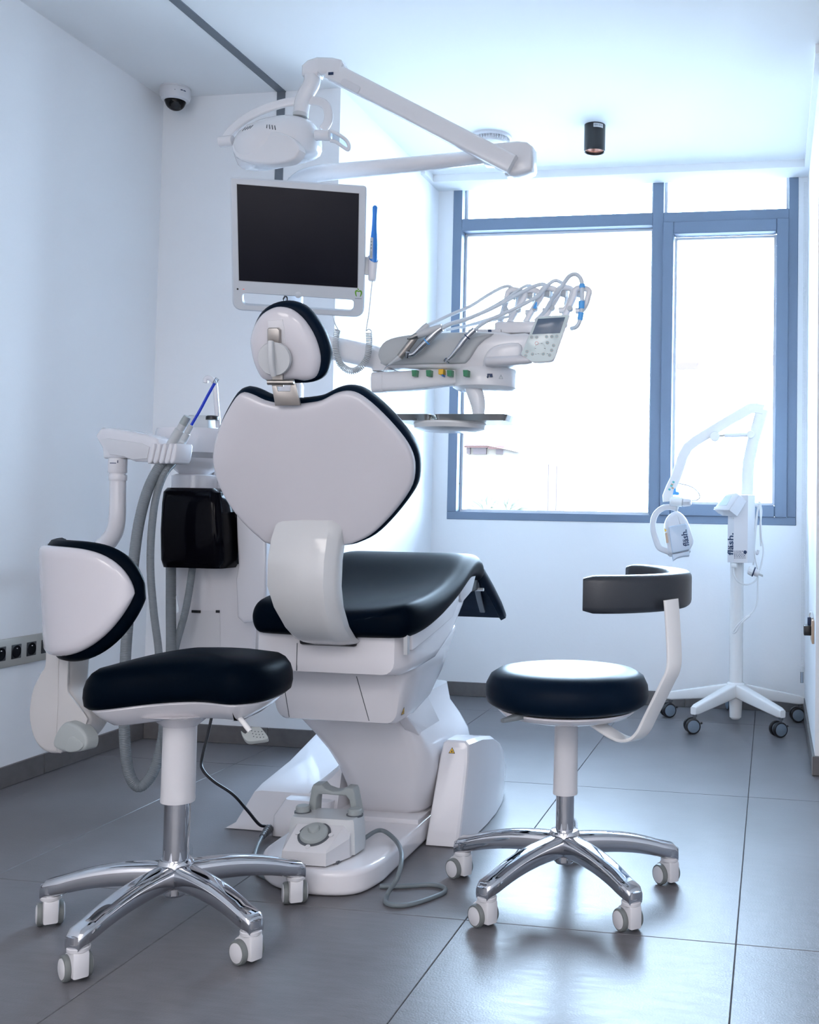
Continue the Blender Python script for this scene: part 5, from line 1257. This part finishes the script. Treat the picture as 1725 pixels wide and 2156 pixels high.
# ================================================================== WHITENING LAMP ON ITS CART
CXY = (-.150, 4.745)
M['disc_blue'] = mat('blue_grey_wheel_disc', (.16, .21, .27), .45)
kt = thing('whitening_lamp', (*CXY, 0), 'white whitening lamp on a five-wheel stand before the window, far right', 'lamp cart')
for a, yw in zip([R(v) for v in (-122, -50, 22, 94, 166)], [R(-70), R(-62), R(-80), R(200), R(-60)]):
    d = Vector((math.cos(a), math.sin(a), 0)); s_ = Vector((-d.y, d.x, 0)); RR = .300; rings = []
    for t in (0, .1, .55, .93, 1.0):
        rr = .02+(RR+.012-.02)*t; zt_ = .175-.062*t; hh = .060-.022*t; wb = .024-.007*t; mm = 1 if t < 1 else .8
        rings.append([Vector((*CXY, zt_-hh/2))+d*rr+s_*(u*mm)+Vector((0, 0, w*mm)) for u, w in rrect(wb, hh/2, .007, 3)])
    new('base_arm', *g_loft(rings), 'white_metal', kt, 40)
    caster(kt, CXY[0]+d.x*RR, CXY[1]+d.y*RR, .080, yw, .064, 'dark_grey', 'black', 'caster', 'disc_blue', hooded=False)
lathe('base_hub', [(.018, .020), (.026, .028), (.030, .120), (.036, .125), (.040, .172), (.036, .178), (.032, .180)], (*CXY, 0), 'white_metal', kt, seg=28)
lathe('mast', [(.030, .176), (.0295, .71)], (*CXY, 0), 'white_metal', kt, seg=28)
YT = 4.735
# control box: five-sided prism turned to the camera
def kp3(x, y, Y): return at(x, y, Y)
prof = [(1533, YT-.06), (1546, YT-.085), (1575, YT-.085), (1590, YT-.03), (1588, YT+.05), (1536, YT+.05)]
rg = []
for py in (1184, 1040):
    rg.append([at(x, py, Y) for x, Y in prof])
# keep the box upright: same plan top and bottom
plan = [Vector(((p.x), p.y, 0)) for p in [at(x, 1110, Y) for x, Y in prof]]
zb_, zt_ = at(1560, 1185, YT-.085).z, at(1560, 1042, YT-.085).z
cb_ = new('control_box', *g_loft([[p+Vector((0, 0, zb_)) for p in plan], [p+Vector((0, 0, zt_)) for p in plan]]), 'white_satin', kt, 20)
Pq = Plane((plan[0]+plan[1])/2+Vector((0, 0, (zb_+zt_)/2)), Vector((plan[1]-plan[0])).cross(Vector((0, 0, 1))))
u, v = Pq.uv(1539.5, 1145)
text('wordmark', 'fläsh.', Pq, 0.001, v, .046, 'ink', cb_, 90, 1.05)
Pq2 = Plane((plan[1]+plan[2])/2+Vector((0, 0, (zb_+zt_)/2)), (0, -1, 0))
mb = MB()
for r_ in range(6):
    x = 1546
    while x < (1570 if r_ > 1 else 1562):
        w_ = random.uniform(1.5, 4); a = at(x, 1160.5+r_*2.9, Pq2.o.y-.0008); mb.add(*g_box(a+Vector((w_*.001, 0, 0)), (w_*.0018, .0008, .0022))); x += w_+1.2
mb.build('rating_text', 'ink', cb_)
lathe('manual_symbol', [(.0075, 0), (.0075, .001), (0, .001)], at(1569.5, 1162.5, Pq2.o.y), 'ink', cb_, (0, -1, 0), 20)
# tilted touch screen head
Pt = Plane(at(1525, 1060, YT-.11), (-.62, -.62, .50))
ol = poly_px(Pt, [(1503, 1068), (1507, 1066), (1529, 1040), (1551, 1037), (1556, 1042), (1536, 1074), (1525, 1074), (1505, 1073)], 0)
th = plate('screen_housing', ol, Pt, -.055, 0, 'white_satin', cb_, .005)
plate('touch_screen', poly_px(Pt, [(1514, 1064), (1528, 1045), (1541, 1044), (1531, 1064)], 0), Pt, -.001, .0012, 'panel_glass', th, .0004, False)
sup = [(1504, 1072), (1533, 1076), (1548, 1090), (1545, 1092), (1533, 1086), (1514, 1081)]
Ps_ = Plane(at(1530, 1080, YT-.07), (-.3, -1, 0))
plate('screen_support', poly_px(Ps_, sup, 0), Ps_, -.05, .01, 'white_satin', cb_, .004)
# upper boom: riser, elbow, bent arm, gas strut
Ya = YT-.01
sec = rrect(.030, .020, .006, 2)
def beam(name, pts, sx_, sy_, par=kt):
    P_ = [at(x, y, Ya) for x, y in pts]
    fr = frames(P_, (0, 1, 0)); rings = []
    for p, (s_, u_) in zip(P_, fr): rings.append([p+s_*(a*sx_/.030)+u_*(b*sy_/.020) for a, b in sec])
    # s_ lies in the picture-parallel plane, u_ along depth
    return new(name, *g_loft(rings), 'white_metal', par, 35)
beam('riser', [(1574, 1042), (1575, 995), (1577, 972), (1586, 930), (1602, 875), (1606, 862)], .026, .0285)
beam('boom', [(1608, 864), (1590, 860), (1580, 861), (1568, 868), (1520, 896), (1465, 930), (1450, 942), (1440, 960), (1425, 1005), (1414, 1028), (1407, 1045), (1408, 1056)], .023, .030)
lathe('strut_mount', [(.020, -.02), (.022, -.017), (.022, .017), (.020, .02)], at(1506, 919, Ya-.03), 'white_metal', kt, (0, -1, 0), 20)
tube('strut_rod', [at(1508, 918, Ya-.035), at(1530, 916.5, Ya-.035)], .005, 'steel', kt, smooth=False)
tube('strut_body', [at(1526, 917, Ya-.035), at(1580, 915, Ya-.035)], .0095, 'white_metal', kt, smooth=False)
lathe('strut_mount', [(.015, -.02), (.017, -.017), (.017, .017), (.015, .02)], at(1581, 915, Ya-.03), 'white_metal', kt, (0, -1, 0), 20)
# head: swivel barrel, knob, ring handle, lamp body
a = at(1411, 1055, YT-.05); b = at(1437, 1057, YT-.05); c = at(1456, 1057, YT-.05)
new('swivel_barrel', *g_tube([a, a.lerp(b, .1), b], [.018, .022, .022], 20), 'white_metal', kt)
new('swivel_knob', *g_tube([b, b.lerp(c, .15), b.lerp(c, .85), c], [.017, .021, .018, .013], 8), 'white_satin', kt, sharp=20)
Pb2 = Plane(at(1424, 1040, YT-.045), (-.2, -1, 0))
plate('blue_latch', poly_px(Pb2, [(1417.5, 1040), (1420, 1029), (1424, 1027.5), (1424, 1035), (1430, 1036), (1431, 1040), (1428, 1042.5), (1418, 1042)], 0), Pb2, -.01, .004, 'sky_blue', kt, .002)
lbm = MB()
for x0, y0, x1, y1 in ((1416, 1013, 1421, 1017), (1412, 1021, 1416, 1025), (1408, 1028, 1412, 1033)): lbm.add(*g_box(at((x0+x1)/2, (y0+y1)/2, Ya-.0315), (.010, .001, .008), rot=Matrix.Rotation(R(25), 3, 'Y')))
lbm.build('info_sticker', 'print_teal', kt)
lbm = MB()
for x0, y0, x1, y1 in ((1413, 1018, 1418, 1022), (1415, 1026, 1418, 1029)): lbm.add(*g_box(at((x0+x1)/2, (y0+y1)/2, Ya-.0315), (.010, .001, .006), rot=Matrix.Rotation(R(25), 3, 'Y')))
lbm.build('info_sticker', 'beige', kt)
tube('head_pin', [at(1426, 1064, YT-.05), at(1424, 1086, YT-.05)], [.005, .008], 'light_grey', kt, smooth=False)
tube('ring_handle', [at(1428, 1072, YT-.04), at(1415, 1068, YT-.04), at(1398, 1069, YT-.04), at(1383, 1080, YT-.045), at(1376, 1096, YT-.05), at(1376, 1115, YT-.055), at(1382, 1138, YT-.06), at(1389, 1153, YT-.065), at(1404, 1160, YT-.07), at(1412, 1163, YT-.07)], [(.013, .012)]*4, 'white_satin', kt, 6, up=(0, 1, 0), sect=rrect(1, 1, .6, 4), sharp=60)
Pl2 = Plane(at(1430, 1120, YT-.09), (.15, -1, .15))
ol = poly_px(Pl2, [(1400, 1105), (1406, 1087), (1418, 1077), (1430, 1076), (1444, 1088), (1452, 1104), (1460, 1130), (1461, 1142), (1455, 1155), (1452, 1163), (1414, 1168), (1406, 1150)], 3)
lh = plate('lamp_head', ol, Pl2, -.11, 0, 'white_satin', kt, .018)
ol = rcorner(Pl2.uvs([(1416, 1166), (1453, 1158), (1446, 1102), (1407.5, 1109)]), .008, 4)
M['face_blue_grey'] = mat('blue_grey_face_plate', (.46, .53, .62), .35, metal=.2)
plate('face_plate', ol, Pl2, -.004, .010, 'face_blue_grey', lh, .005, False)
ol = poly_px(Pl2, [(1416, 1167), (1452, 1160), (1452, 1170), (1440, 1171), (1428, 1174), (1418, 1180)], 0)
plate('mouth_shield', ol, Pl2, -.05, .004, 'face_blue_grey', lh, .003)
u, v = Pl2.uv(1443, 1133)
e1 = Vector(Pl2.uv(1449, 1150))-Vector(Pl2.uv(1442, 1110)); angt = math.degrees(math.atan2(-e1.y, -e1.x))
text('wordmark', 'fläsh.', Pl2, u, v, .036, 'ink', lh, angt, 1.0, w=.0105)
Pw = Plane(at(1401, 1130, YT-.07), (-.5, -1, 0))
plate('lamp_label', poly_px(Pl2, [(1400.5, 1122.5), (1405, 1122), (1408, 1142.5), (1403.5, 1143.5)], 0), Pl2, -.001, .0012, 'beige', lh, .0003, False)
plate('lamp_warning', poly_px(Pl2, [(1399, 1112), (1404, 1116.5), (1400.5, 1120.5)], 0), Pl2, -.001, .0012, 'yellow', lh, .0003, False)
tube('sensor_lead', [at(1429, 1018, Ya-.03), at(1445, 1021, Ya-.03), at(1460, 1027, Ya-.03), at(1470, 1036, Ya-.03), at(1474, 1046, Ya-.03), at(1468, 1053, Ya-.03), at(1457, 1054, Ya-.04)], .0030, 'cord_white', kt, 6, seg=8)
# mains lead with plug hooked on the back of the box
hk = at(1597, 1060, YT+.0)
tube('cable_hook', [at(1588, 1062, YT), at(1598, 1066, YT), at(1600, 1056, YT)], .006, 'white_satin', kt, seg=8)
tube('cable_hook', [at(1588, 1160, YT), at(1595, 1166, YT), at(1597, 1158, YT)], .006, 'white_satin', kt, seg=8)
Yl = YT-.03
ld = thing('mains_lead', tuple(at(1590, 1200, Yl)), 'white mains lead with a two-pin plug looped on the lamp stand', 'cable')
tube('lead', [at(1545, 1196, Yl-.05), at(1547, 1212, Yl-.06), at(1555, 1225, Yl-.06), at(1572, 1231, Yl-.05), at(1590, 1224, Yl-.02), at(1597, 1208, Yl), at(1592, 1180, Yl), at(1588, 1150, Yl), at(1590, 1110, Yl), at(1598, 1064, Yl), at(1602, 1090, Yl), at(1604, 1130, Yl), at(1608, 1160, Yl), at(1602, 1195, Yl-.01), at(1597, 1215, Yl-.02), at(1596, 1245, Yl-.03), at(1594, 1270, Yl-.04), at(1584, 1290, Yl-.05), at(1566, 1304, Yl-.06), at(1552, 1318, Yl-.06), at(1544, 1332, Yl-.06), at(1550, 1330, Yl-.065), at(1562, 1312, Yl-.065), at(1580, 1296, Yl-.06)], .0036, 'cord_white', ld, 8, seg=8)
tube('lead', [at(1587, 1190, Yl), at(1588, 1160, Yl+.005), at(1592, 1115, Yl+.005), at(1598, 1062, Yl+.005), at(1604, 1075, Yl+.005), at(1601, 1110, Yl+.005), at(1603, 1150, Yl+.005)], .0036, 'cord_white', ld, 8, seg=8)
box('inlet_plug', at(1540, 1195, Yl-.065), at(1552, 1185, Yl-.03), 'cord_white', ld, .003)
a = at(1577, 1200, Yl-.08); b = at(1598, 1208, Yl-.08); d = (b-a).normalized()
new('plug_body', *g_tube([a-d*.004, a, a+d*.018, a+d*.022], [.013, .018, .021, .017], 10), 'cord_white', ld)
new('plug_ring', *g_tube([a+d*.020, a+d*.025], .0215, 20), 'ink', ld)
new('plug_front', *g_tube([a+d*.024, a+d*.045], .0155, 16), 'white_satin', ld)
tube('plug_pin', [a+d*.044, a+d*.064], .0024, 'steel', ld, smooth=False, seg=8)
tube('plug_pin', [a+d*.044+Vector((0, -.008, -.004)), a+d*.064+Vector((0, -.008, -.004))], .0024, 'steel', ld, smooth=False, seg=8)
